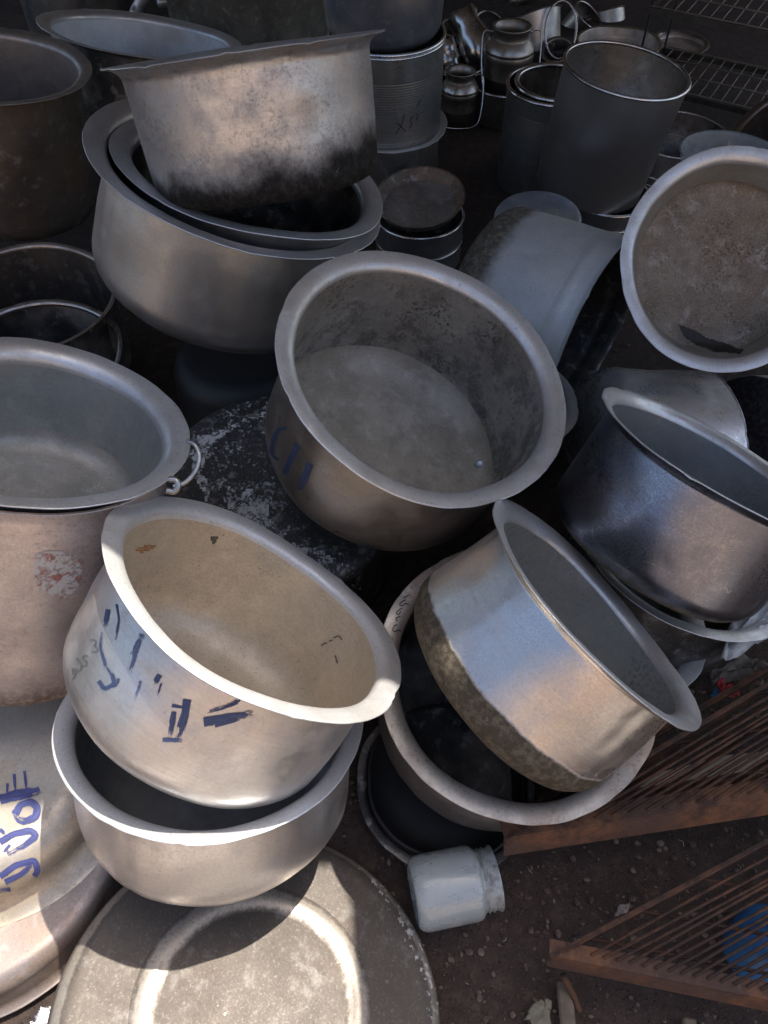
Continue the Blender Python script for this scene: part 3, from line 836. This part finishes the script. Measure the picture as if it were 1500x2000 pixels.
def steel_can(c, n, R, H, label, name='steel_can', body=steel_r, inside=m_blackin, ridges=None, rimr=.005, taper=1., cat='steel can', rings=(), group=None):
    parts = [('body', can_body(R, H, ridges=ridges, taper=taper), body), ('inside', can_inside(R, H, taper=taper), inside), ('rim', torus_path(R, H, rimr), rimsteel)]
    r, M, o = profile_thing(name, cat, label, c, n, parts, group)
    for z in rings:
        V, F = lathe(torus_path(R + .001, z, .0035), 64)
        mesh_obj('hoop', V, F, rimsteel, None, r)
    return r
# stack H
xs, ys = .01, 2.84
def ax(u, v, z):
    return G(u, v, z)
hc = P(755, 330, 2.75); hx, hy = hc.x + .0, 2.78
make_pot('H1', (hx, hy, .30), (0, 0, 1), .215, .30, .19, 'grey pot at the foot of the stack of steel cans behind the sooty pot', metal('stack_pot', base=(.4, .38, .35), rough=.3, stain=.5, soot=(.2, .02, .1, (.06, .05, .04)) if False else None), m_blackin, None, m_rim, w=.03, seed=31, rc=.03)
r = steel_can((hx, hy, .245), (0, 0, 1), .19, .345, 'ridged steel can standing in the middle of the stack behind the sooty pot', ridges=(.06, .26, .008), rings=(.334,))
bpy.context.view_layer.update()
POTS['H2'] = dict(root=r, M=r.matrix_world.copy(), body=[o for o in r.children if o.name.startswith('body')][0])
strokes('H2', [([(772, 262), (784, 245), (790, 222)], 2), ([(776, 240), (792, 256)], 2), ([(800, 250), (806, 238), (798, 236), (808, 226)], 2), ([(812, 236), (818, 222), (810, 222)], 2), ([(814, 208), (822, 194)], 2)], m_blackpen, 'marker_scribble')
make_pot('H3', (hx - .01, hy, .93), (0, 0, 1), .23, .345, .185, 'dark blue grey pot on top of the stack at the top of the picture', metal('blue_grey_pot', base=(.2, .23, .28), dark=(.1, .11, .13), rough=.42, met=.8, stain=.5), m_blackin, None, m_rim, w=.03, seed=32, rc=.05)
# G: olive drum
gc = G(478, 120, 0)
steel_can((-.60, 3.9, 0), (0, 0, 1), .36, 1.0, 'large olive grey drum behind the sooty pot at the top', 'storage_drum', metal('olive_drum', base=(.17, .165, .14), dark=(.08, .075, .06), rough=.5, met=.5, stain=.6), cat='drum')
hpts = smooth_pts([P(262, 30, 3.2), P(270, 12, 3.2), P(290, -12, 3.15), P(312, -8, 3.15), P(318, 10, 3.15)])
# dark pots behind F and E
make_pot('FB', (-1.45, 4.2, .55), (0, 0, 1), .3, .5, .27, 'dark bluish pot in the back at the top left', metal('far_blue', base=(.13, .15, .17), rough=.4, stain=.5), m_blackin, None, m_blackout, w=.03, seed=33)
V, F = tube(hpts, .022, 8)
tag(mesh_obj('jug_handle', V, F, m_rim), 'pale curved metal handle sticking up behind the pot with the pale inside', 'handle')
# I: tray on can
itc = P(820, 402, 2.6)
steel_can(Vector((itc.x, itc.y, 0)), (0, 0, 1), .15, itc.z - .03, 'low dark steel can with bright hoops under the rusty tray', ridges=None, rings=(.075,), body=steel_d)
tray_m = metal('rusty_tray', base=(.33, .31, .28), dark=(.14, .11, .09), warm=(.3, .22, .16), rough=.42, met=.6, stain=.7, pits=.6, speck=.5, aniso=0, radial=True)
profile_thing('round_tray', 'tray', 'round rusty tray lying on a low steel can beside the earth path', itc, (-.08, -.16, 1),
              [('tray_floor', [(0, .002), (.11, .002), (.124, .004)], tray_m), ('tray_wall', [(.124, .004), (.135, .012), (.144, .036), (.152, .040), (.153, .038), (.146, .034), (.137, .01), (.124, .0), (0, -.001)], metal('tray_wall', base=(.25, .22, .19), dark=(.1, .07, .05), warm=(.3, .18, .1), rough=.5, met=.5, stain=.8, speck=.6, aniso=0))])
# milk cans
def milk_can(c, s, label, group='milk cans with wire handles', tilt=(0, 0, 1), bail_fwd=True):
    # s = height
    W = s * .37
    body = [(0, 0), (W * .9, 0), (W, .02 * s), (W, .3 * s), (W * 1.01, .31 * s), (W, .32 * s), (W, .55 * s), (W * 1.02, .60 * s), (W * .98, .635 * s)]
    sh = [(W * .98, .635 * s), (W * 1.02, .65 * s), (W * 1.0, .69 * s), (W * .8, .79 * s), (W * .72, .82 * s)]
    nk = [(W * .72, .82 * s), (W * .7, .84 * s), (W * .7, .95 * s), (W * .78, .965 * s), (W * .8, .98 * s), (W * .76, .99 * s), (W * .66, .975 * s), (W * .66, .8 * s)]
    ins = [(W * .66, .8 * s), (W * .9, .6 * s), (W * .9, .03 * s), (0, .03 * s)]
    r, M, o = profile_thing('milk_can', 'milk can', label, c, tilt, [('body', body, cm1), ('shoulder', sh, cm2), ('neck', nk, cm3), ('inside', ins, m_blackin)], group, 48, R_(90))
    bl = []
    pts = [Vector((-W * .78, 0, .9 * s)), Vector((-W * 1.1, -W * .1, .92 * s)), Vector((-W * 1.2, -W * .3, .8 * s)), Vector((-W * 1.15, -W * .9, .4 * s)), Vector((-W * .9, -W * 1.2, .14 * s)), Vector((0, -W * 1.3, .0 * s + .02)),
           Vector((W * .9, -W * 1.2, .14 * s)), Vector((W * 1.15, -W * .9, .4 * s)), Vector((W * 1.2, -W * .3, .8 * s)), Vector((W * 1.1, -W * .1, .92 * s)), Vector((W * .78, 0, .9 * s))]
    V, F = tube(smooth_pts(pts), .0028, 6)
    mesh_obj('bail_handle', V, F, rimsteel, None, r)
    for sx in (-1, 1):
        V, F = tube([Vector((sx * W * .7, 0, .9 * s)), Vector((sx * W * .84, 0, .9 * s))], .008, 8)
        mesh_obj('lug', V, F, steel_d, None, r)
    return r
cm1 = metal('milk_can_body', base=(.3, .27, .23), dark=(.13, .11, .09), rough=.34, met=.9, stain=.5, pits=.3)
cm2 = metal('milk_can_shoulder', base=(.5, .47, .42), dark=(.25, .22, .19), rough=.28, met=.95, stain=.4, pits=.3)
cm3 = metal('milk_can_neck', base=(.32, .29, .25), dark=(.15, .12, .1), rough=.34, met=.9, stain=.5, pits=.3)
def up(u, v, z=0): return G(u, v, z)
jc = G(893, 238, 0)
milk_can(jc, .215, 'small milk can with a wire bail handle hanging down, standing by the earth path')
kc = G(982, 222, 0)
steel_can(kc, (0, 0, 1), .15, .135, 'dull steel tub with the larger milk can standing in it', 'steel_tub', metal('tub', base=(.22, .2, .17), rough=.4, stain=.5), cat='tub')
milk_can(kc + Vector((0, .02, .075)), .275, 'larger milk can with a wide rusty mouth standing in a dull steel tub')
# L: tumblers and jugs
profile_thing('ribbed_tumbler', 'tumbler', 'ribbed steel tumbler leaning behind the small milk can', P(880, 128, 3.55), N(-.35, .8, .4),
              [('body', [(0, -.1), (.05, -.1)] + [(.058 + .0015 * math.sin(i * .78), -.1 + i * .0067) for i in range(31)] + [(.052, .105), (.05, -.08), (0, -.09)], steel_s)], seg=40)
def jug(u, v, d, n, label, s=1., hand=-1, spin=0):
    r, M, o = profile_thing('steel_jug', 'jug', label, P(u, v, d), n, [
        ('body', [(0, -.11 * s), (.045 * s, -.11 * s), (.066 * s, -.09 * s), (.07 * s, -.03 * s), (.062 * s, .03 * s), (.052 * s, .07 * s), (.058 * s, .11 * s), (.056 * s, .112 * s), (.049 * s, .07 * s), (.06 * s, 0), (.05 * s, -.1 * s), (0, -.1 * s)], steel_s)], seg=40, spin=spin)
    pts = [Vector((hand * .055 * s, 0, .09 * s)), Vector((hand * .095 * s, 0, .085 * s)), Vector((hand * .115 * s, 0, .03 * s)), Vector((hand * .1 * s, 0, -.03 * s)), Vector((hand * .068 * s, 0, -.05 * s))]
    V, F = tube(smooth_pts(pts), .006 * s, 8)
    mesh_obj('handle', V, F, steel_s, None, r)
    return r
jug(925, 80, 3.5, N(-.5, .8, .3), 'mirror bright steel jug leaning over with its handle to the left', 1.15, -1, spin=R_(30))
for (u, v, d, n, R, H, lab) in [
    (958, 48, 3.7, N(.25, .2, .9), .075, .11, 'dark mouthed steel mug tipped toward the viewer behind the bright jug'),
    (1150, 30, 4.0, N(.5, .3, .8), .085, .12, 'steel mug with its mouth to the right at the back of the heap'),
    (905, 25, 3.9, N(-.2, .9, .3), .07, .13, 'dull steel mug standing at the back beside the stack'),
    (1185, 22, 4.1, N(-.2, .85, .4), .09, .14, 'steel mug with a curved handle furthest back in the heap')]:
    M = frame(P(u, v, d) - n * H, n)
    root = empty('steel_mug', M, lab, 'mug')
    V, F = lathe(can_body(R, H) , 40); mesh_obj('body', V, F, cm2, None, root)
    V, F = lathe(can_inside(R, H), 40); mesh_obj('inside', V, F, m_blackin, None, root)
    V, F = lathe(torus_path(R, H, .004), 40); mesh_obj('rim', V, F, rimsteel, None, root)
    pts = [Vector((R, 0, H * .85)), Vector((R + .045, 0, H * .8)), Vector((R + .05, 0, H * .4)), Vector((R, 0, H * .25))]
    V, F = tube(smooth_pts(pts), .006, 8); mesh_obj('handle', V, F, cm2, None, root)
make_pot('M1', P(1040, 28, 3.55), N(-.25, .9, .42), .135, .17, .1, 'pale grey tapering pot tipped over in the heap at the top', metal('pale_pot', base=(.42, .44, .46), rough=.36, met=.9, stain=.3), m_blackin, None, cm2, w=.012, seed=35, seg=64, rc=.02)
V, F = tube([P(1095, 15, 3.45) + (RT * math.cos(a) * .07 + (UP * .9 - FW * .3) * math.sin(a) * .12) - UP * .1 for a in [math.pi * 2 * k / 40 for k in range(40)]], .005, 8, True)
tag(mesh_obj('wire_hoop', V, F, rimsteel), 'thin bright steel hoop hanging beside the pale tapering pot', 'hoop')
profile_thing('ridged_lid', 'lid', 'small domed ridged lid sitting on the pale tapering pot', P(1030, 5, 3.5), N(-.1, .9, .42),
              [('dome', [(0, .06), (.02, .062), (.03, .05), (.05, .045), (.055, .03), (.075, .025), (.08, .01), (.085, 0), (0, -.005)], cm2)], seg=40)
make_pot('M5', P(1088, 95, 3.45), N(-.3, .3, .9), .075, .06, .05, 'little round pan lying in the heap left of the shiny drum', cm1, m_blackin, None, cm2, w=.015, seed=36, seg=48, rc=.02)
make_pot('M6', G(1210, 80, .09), (0, 0, 1), .20, .09, .17, 'wide grey basin on the ground behind the shiny drum', cm1, E_in, None, cm2, w=.015, seed=37, seg=80, cat='basin', rc=.02)
make_pot('M7', G(1330, 82, .03), (0, -.05, 1), .14, .03, .12, 'flat brown plate on the ground beneath the wire rack', E_out, E_in, None, E_out, w=.02, seed=38, seg=64, kind='flat_plate', cat='plate', rc=.01)
# N: nested drums
nc = G(1085, 165, .36)
steel_can((nc.x, nc.y, 0), (0, 0, 1), .172, .36, 'outer dark ribbed steel drum left of the shiny tilted one', 'steel_drum', steel_d, ridges=(.03, .3, .009), rimr=.007, cat='steel drum')
steel_can((nc.x + .008, nc.y + .004, .03), (0, 0, 1), .148, .335, 'inner steel drum nested inside the dark ribbed drum', 'steel_drum', steel_d, inside=metal('drum_inside', base=(.2, .18, .15), dark=(.08, .07, .06), rough=.4, stain=.6), rimr=.009, cat='steel drum')
# O: shiny drum
O_c = near((.8454, 2.8569, .4422), .925); O_n = Vector((.1113, -.0112, .9937)).normalized()
O_R, O_H = .2035, .392
ob = metal('shiny_drum', base=(.6, .61, .62), dark=(.35, .35, .36), warm=(.5, .48, .46), rough=.36, met=.92, stain=.15, pits=.1, scratch=.5, aniso=.8, grain=.1, bump=.07, rvar=.12)
r = steel_can(O_c - O_n * O_H, O_n, O_R, O_H, 'shiny tall steel drum standing slightly tilted with a wide bright rim', 'steel_drum', ob,
              inside=metal('shiny_drum_inside', base=(.42, .4, .38), dark=(.2, .18, .16), rough=.28, met=.9, stain=.6, speck=.4), rimr=.006, taper=.93, cat='steel drum')
steel_can(G(1192, 380, .13) - Vector((0, 0, .13)), (0, 0, 1), .145, .13, 'low steel can with a bright rim underneath the shiny tilted drum', body=steel_d, rimr=.005, rings=(.05, .07))
# S: bluish lid leaning
profile_thing('pot_lid', 'lid', 'bluish round lid leaning behind the dull lying pot', P(1050, 424, 2.42), N(-.05, .55, .83),
              [('lid_plate', [(0, .012), (.04, .01), (.1, .006), (.122, .006), (.134, .002), (.136, -.002), (.122, 0), (0, .006)], metal('bluish_lid', base=(.3, .35, .42), dark=(.16, .19, .23), rough=.5, met=.6, stain=.6, aniso=0, radial=True))])
# right-hand cans
steel_can(G(1325, 262, .2) - Vector((0, 0, .2)), (0, 0, 1), .185, .2, 'dark steel can with two bright hoops between the shiny drum and the shallow basin', body=steel_d, rings=(.08, .11), rimr=.004)
# plastic tub
ptub = plain('cloudy_plastic', (.36, .4, .43), .3, 0, var=.3, scale=25, Alpha=.42)
tc = P(1432, 308, 2.25)
profile_thing('plastic_tub', 'tub', 'cloudy translucent plastic tub tucked behind the shallow basin', tc - Vector((0, 0, .16)), (.05, 0, 1),
              [('body', [(0, 0), (.12, 0)] + [(.125 + .03 * i / 16 + .001 * math.sin(i * 1.4), .16 * i / 16) for i in range(17)] + [(.16, .165), (.163, .16), (.159, .155), (.15, .13), (.12, .004), (0, .004)], ptub)])
make_pot('RL', P(1560, 235, 2.75), N(-.55, .55, .6), .26, .2, .23, 'large grey pan leaning at the right edge beyond the plastic tub', m_out, E_out, metal('pan_floor_grey', base=(.2, .19, .18), rough=.5, stain=.5), cm1, w=.03, seed=40)

# wire rack
def wire_rack():
    A = Vector((1.08, 3.53, 0))
    lo_f = G(1455, 208, .12); dirx = (lo_f - G(1345, 182, .12)).normalized(); dirx.z = 0; dirx.normalize()
    diry = Vector((-dirx.y, dirx.x, 0))
    if diry.y < 0: diry = -diry
    root = empty('wire_rack', Matrix.Translation(A), 'low chrome wire rack with two shelves at the top right', 'rack')
    wire = metal('rack_wire', base=(.5, .45, .38), dark=(.2, .15, .12), rough=.35, stain=.5, aniso=0)
    post = plain('rack_post', (.04, .04, .042), .5, .4)
    Lx, Ly = 1.15, .42
    for z in (.12, .405):
        fr = join(*[(box_between(dirx * a + diry * b + Vector((0, 0, z)), dirx * c + diry * d + Vector((0, 0, z)), (0, 0, -1), .022, nrm, .006), 0) for a, b, c, d, nrm in
                    [(0, 0, Lx, 0, -diry), (0, Ly, Lx, Ly, diry), (0, 0, 0, Ly, -dirx), (Lx, 0, Lx, Ly, dirx)]])
        mesh_obj('shelf_frame', fr[0], fr[1], plain('rack_frame', (.16, .15, .14), .4, .8), None, root, smooth=False)
        ps = []
        for k in range(1, 24):
            x = Lx * k / 24
            ps.append((tube([dirx * x + Vector((0, 0, z + .003)), dirx * x + diry * Ly + Vector((0, 0, z + .003))], .0017, 6), 0))
        for b in (.0, .16, .30, Ly): ps.append((tube([diry * b + Vector((0, 0, z + .007)), dirx * Lx + diry * b + Vector((0, 0, z + .007))], .0028, 6), 0))
        V, F, _ = join(*ps)
        mesh_obj('wire_shelf', V, F, wire, None, root)
    for a, b in ((0, 0), (Lx, 0), (0, Ly), (Lx, Ly)):
        q = dirx * a + diry * b
        V, F = box_between(q + Vector((0, 0, 0)), q + Vector((0, 0, .5)), dirx, .008, diry, .008)
        mesh_obj('post', V, F, post, None, root, smooth=False)
wire_rack()

# ================================================================= rusty grates
def rust_mat(name, k=1.):
    s = NT(name)
    n = s.noise(22, 6, None, .7); n2 = s.noise(120, 4, None, .7); n3 = s.noise(6, 3, None, .5)
    c = s.mix(s.ramp(n, .35, .62), (.10 * k, .05 * k, .035 * k), (.30 * k, .135 * k, .065 * k))
    c = s.mix(s.ramp(n3, .46, .56, 0, .75), c, (.12 * k, .07 * k, .055 * k))
    c = s.mix(s.ramp(n2, .58, .7, 0, .5), c, (.3 * k, .22 * k, .17 * k))
    s.set(Base_Color=c, Roughness=.8, Metallic=.1, Normal=s.bump(s.math('ADD', n, n2), .6, .003))
    return s.m
m_rust = rust_mat('rust', .55); m_rustd = rust_mat('rust_dark', .38)
def grate(A, B, C, label, nrod, bar_h, cross=(), rod_r=.0038):
    "A->B front bar, A->C side bar; rods run parallel to A->C"
    A, B, C = Vector(A), Vector(B), Vector(C)
    root = empty('rusty_grate', Matrix.Translation(A), label, 'grate', 'rusty iron grates')
    ab = B - A; ac = C - A
    nrm = ab.cross(ac).normalized()
    if nrm.z < 0: nrm = -nrm
    d1 = ab.normalized(); side = nrm.cross(d1)
    if side.dot(ac) < 0: side = -side
    V, F, _ = join((box_between(Vector(), ab, side, .004, -nrm, bar_h), 0), (box_between(Vector() + nrm * .001, ab + nrm * .001, side, bar_h * .62, nrm, .004), 0))
    mesh_obj('angle_bar', V, F, m_rust, None, root, smooth=False)
    d2 = ac.normalized(); s2 = nrm.cross(d2)
    if s2.dot(ab) < 0: s2 = -s2
    V, F = box_between(Vector() - nrm * .012, ac - nrm * .012, s2, .006, nrm, .02)
    mesh_obj('side_bar', V, F, m_rustd, None, root, smooth=False)
    ps = []
    rr = random.Random(3)
    for k in range(nrod):
        t = (k + .5) / nrod
        a = ab * t + ac.normalized() * (bar_h * .5)
        b = ab * (t + rr.uniform(-.014, .014)) + ac
        if rr.random() < .08: continue
        ps.append((tube([a + nrm * .006, (a + b) / 2 + nrm * (.006 + rr.uniform(-.005, .003)) + d1 * rr.uniform(-.006, .006), b + nrm * .006], rod_r, 7), 0))
    V, F, _ = join(*ps)
    mesh_obj('rods', V, F, m_rustd, None, root)
    if cross:
        ps = []
        for t in cross: ps.append((tube([ac * t + nrm * -.001, ac * t + ab - nrm * .001], rod_r * 1.05, 7), 0))
        V, F, _ = join(*ps)
        mesh_obj('cross_rods', V, F, m_rustd, None, root)
    return root
a1 = G(1072, 1868, .15); b1 = G(1500, 1955, .17); c1 = G(1500, 1640, .12)
b1 = a1 + (b1 - a1) * 1.6; c1 = a1 + (c1 - a1) * 1.25
grate(a1, b1, c1, 'lower rusty grate nearest the viewer, at the bottom right corner', 27, .042, cross=(.12, .3, .52, .75), rod_r=.0029)
a2 = G(985, 1640, .2); b2 = G(1500, 1560, .225); c2 = G(1500, 1335, .17)
b2 = a2 + (b2 - a2) * 1.5; c2 = a2 + (c2 - a2) * 1.15
grate(a2, b2, c2, 'upper rusty grate wedged beneath the tilted pots at the right', 23, .055, cross=(.2, .5, .8), rod_r=.003)
grate(a2 + Vector((.03, .06, -.07)), b2 + Vector((.03, .04, -.06)), c2 + Vector((-.02, .03, -.05)), 'bottommost rusty grate showing its bars through the upper one', 15, .03, cross=(.4,), rod_r=.003)
# cardboard sheet under the upper grate
card = plain('cardboard', (.62, .54, .42), .9, var=.15, scale=8)
q = [G(1160, 1600, .125), G(1540, 1555, .125), G(1540, 1462, .125), G(1420, 1475, .125), G(1290, 1508, .125)]
V = [v for v in q] + [v - Vector((0, 0, .004)) for v in q]
F = [(0, 1, 2, 3, 4), (5, 6, 7, 8, 9)] + [(i, (i + 1) % 5, (i + 1) % 5 + 5, i + 5) for i in range(5)]
tag(mesh_obj('cardboard_sheet', V, F, card, smooth=False), 'pale beige cardboard sheet showing between the bars of the upper grate', 'cardboard')
# blue plastic container below lower grate
bl = plain('blue_plastic', (.03, .14, .36), .4, 0, var=.2, scale=10)
bc = G(1490, 1850, .055)
profile_thing('plastic_container', 'container', 'bright blue plastic container lying under the lower grate', bc, (.3, .4, .86),
              [('body', [(0, .055), (.035, .055), (.05, .05), (.058, .035), (.06, 0), (.058, -.03), (.05, -.045), (0, -.05)], bl), ('cap', [(0, .075), (.018, .075), (.02, .07), (.02, .056)], bl)], seg=48)

# glass jar lying on the ground
def jar():
    a = G(806, 1748, .066); b = G(968, 1714, .066)
    n = (b - a).normalized(); L = (b - a).length
    s = NT('dusty_glass')
    n1 = s.noise(22, 5, s.mapping(scale=(1, 1, .5)), .65); n2 = s.noise(70, 4, None, .7)
    fog = s.ramp(n1, .3, .7)
    c = s.mix(fog, (.36, .40, .40), (.44, .48, .48))
    c = s.mix(s.ramp(s.noise(9, 2, s.mapping(scale=(1, 1, 3)), .5, dist=.8), .56, .6, 0, .3), c, (.6, .64, .64))
    c = s.mix(s.math('MULTIPLY', s.ramp(n2, .6, .7), .3), c, (.2, .19, .16))
    s.set(Base_Color=c, Roughness=s.ramp(n1, .3, .7, .12, .4), Transmission_Weight=.25, Specular_IOR_Level=.7, Coat_Weight=.4, Coat_Roughness=.08,
          Normal=s.bump(n2, .1, .001))
    gm = s.m
    R = .065
    neckm = plain('dirty_neck', (.36, .39, .39), .3, 0, var=.45, scale=60, dark=(.12, .11, .1))
    body = [(0, .006), (.042, .004), (.050, 0), (.056, .002), (.061, .007), (.064, .014), (R, .022), (R, L * .70), (R - .001, L * .735), (R - .004, L * .765), (R - .008, L * .785), (R - .013, L * .80)]
    neck = [(R - .013, L * .80), (R - .012, L * .83), (R - .009, L * .845), (R - .012, L * .86), (R - .012, L * .885), (R - .009, L * .90), (R - .012, L * .915), (R - .011, L * .97), (R - .008, L * .985), (R - .009, L), (R - .014, L), (R - .016, L * .85)]
    ins = [(R - .016, L * .85), (R - .006, L * .76), (R - .006, .02), (0, .014)]
    profile_thing('glass_jar', 'jar', 'cloudy glass jar lying on its side on the bare earth', a, n, [('body', body, gm), ('neck', neck, neckm), ('inside', ins, neckm)], seg=64)
jar()

# cloth / newspaper heap at right
def crumple(name, corners, z, mat, label, cat, amp=.02, seed=1, nx=26, ny=20, fold=5, th=.0015, kind=None):
    a, b, c, d = [G(u, v, z) for u, v in corners]
    V, F = [], []
    for i in range(nx + 1):
        for j in range(ny + 1):
            s, t = i / nx, j / ny
            p = (a * (1 - s) + b * s) * (1 - t) + (d * (1 - s) + c * s) * t
            k = mnoise.turbulence(Vector((s * fold, t * fold, seed)), 3, True)
            e = Vector((mnoise.noise(Vector((s * 3, t * 3, seed + 5))), mnoise.noise(Vector((s * 3, t * 3, seed + 9))), 0)) * amp * .7
            V.append(p + Vector((0, 0, k * amp)) + e)
    for i in range(nx):
        for j in range(ny):
            q = i * (ny + 1) + j
            F.append((q, q + ny + 1, q + ny + 2, q + 1))
    o = mesh_obj(name, V, F, mat)
    md = o.modifiers.new('thickness', 'SOLIDIFY'); md.thickness = th
    return tag(o, label, cat)
paper = plain('newsprint', (.5, .52, .51), .9, var=.25, scale=60, dark=(.22, .22, .22))
crumple('paper_sack', [(1405, 1290), (1560, 1240), (1560, 1130), (1440, 1180)], .14, paper, 'crumpled grey white paper sack beside the rim at the right edge', 'paper sack', .05, 2, fold=4)
crumple('rag', [(1380, 1325), (1440, 1345), (1500, 1310), (1440, 1275)], .06, plain('dirty_rag', (.16, .14, .12), .95), 'dirty dark rag on the ground below the paper sack', 'rag', .04, 3)
crumple('food_wrapper', [(1405, 1360), (1445, 1360), (1435, 1328), (1412, 1330)], .06, flaky('wrapper', (.42, .38, .36), 1.2, 30, .35, second=(.45, .04, .05)), 'torn white and red food wrapper by the upper grate', 'wrapper', .012, 4, 10, 10)
crumple('food_wrapper', [(1388, 1362), (1404, 1366), (1404, 1346), (1392, 1344)], .06, plain('blue_wrapper', (.03, .16, .3), .35), 'small blue scrap of wrapper beside the basin crescent', 'wrapper', .01, 5, 8, 8)
crumple('food_wrapper', [(1400, 1348), (1412, 1350), (1415, 1326), (1405, 1326)], .07, plain('red_wrapper', (.45, .04, .06), .35), 'small red scrap of wrapper beside the blue one', 'wrapper', .01, 6, 8, 8)
crumple('plastic_bag', [(58, 2010), (130, 2010), (115, 1965), (75, 1975)], .03, plain('white_plastic', (.6, .64, .7), .4), 'bluish white plastic bag in the bottom left corner', 'bag', .02, 7, 12, 10)
crumple('paper_scrap', [(1020, 1995), (1072, 2010), (1078, 1955), (1045, 1952)], .02, plain('old_paper', (.2, .18, .13), .9), 'torn brownish paper scrap on the earth at the bottom', 'paper', .015, 8, 10, 10)
crumple('leaf_litter', [(1200, 1790), (1225, 1780), (1230, 1765), (1212, 1768)], .02, plain('grey_leaf', (.28, .25, .23), .9), 'small pale dry leaf lying beside the lower grate', 'leaf', .01, 9, 8, 8)
# wooden sticks
for (u1, v1, u2, v2, wd, lab) in [(1088, 1915, 1098, 2030, .026, 'flat weathered wooden stick on the earth under the corner of the lower grate'), (1335, 1985, 1340, 2040, .022, 'short wooden block end at the bottom edge of the picture')]:
    a = G(u1, v1, .025); b = G(u2, v2, .025)
    d = (b - a).normalized(); sd_ = d.cross(Vector((0, 0, 1)))
    V, F = box_between(a, b, -sd_, wd, (0, 0, -1), .015)
    o = tag(mesh_obj('wooden_stick', V, F, plain('old_wood', (.17, .13, .09), .9, var=.4, scale=30), smooth=False), lab, 'stick')
    bm_ = o.modifiers.new('b', 'BEVEL'); bm_.width = .003
V, F = tube(smooth_pts([G(1100, 1905, .06), G(1118, 1940, .03), G(1132, 1975, .015)]), .006, 8)
tag(mesh_obj('iron_rod', V, F, m_rustd), 'short bent rusty rod leaning on the earth below the lower grate', 'rod')

# gravel
def gravel():
    rr = random.Random(9)
    V, F = [], []
    ico = bmesh.new(); bmesh.ops.create_icosphere(ico, subdivisions=1, radius=1)
    iv = [v.co.copy() for v in ico.verts]; idf = [tuple(v.index for v in f.verts) for f in ico.faces]
    ico.free()
    for k in range(6500):
        if k < 5200: x, y = rr.uniform(-.1, 1.1), rr.uniform(-.05, .75)
        else: x, y = rr.uniform(-.2, 2.), rr.uniform(.7, 4)
        s = .0009 + .006 * rr.random() ** 7
        o = len(V)
        sx, sy, sz = s * rr.uniform(.7, 1.4), s * rr.uniform(.7, 1.4), s * rr.uniform(.4, .8)
        for v in iv: V.append((x + v.x * sx * rr.uniform(.8, 1.2), y + v.y * sy, v.z * sz + .001))
        F += [tuple(i + o for i in f) for f in idf]
    s = NT('gravel')
    n = s.noise(45, 2); s.set(Base_Color=s.mix(s.ramp(n, .4, .65), (.07, .045, .035), (.15, .115, .09)), Roughness=.9)
    tag(mesh_obj('gravel', V, F, s.m, smooth=False), kind='stuff')
gravel()
def straw():
    rr = random.Random(4)
    parts = []
    for k in range(45):
        x, y = rr.uniform(0, .9), rr.uniform(.0, .6)
        a = rr.uniform(0, 6.28); l = rr.uniform(.003, .008)
        p = Vector((x, y, .006))
        parts.append((tube([p, p + Vector((math.cos(a) * l, math.sin(a) * l, .004)), p + Vector((math.cos(a + .5) * l * 2, math.sin(a + .5) * l * 2, .001))], .0006, 4), 0))
    V, F, _ = join(*parts)
    tag(mesh_obj('straw_litter', V, F, plain('straw', (.4, .36, .28), .8)), kind='stuff')
straw()
bpy.context.view_layer.update()
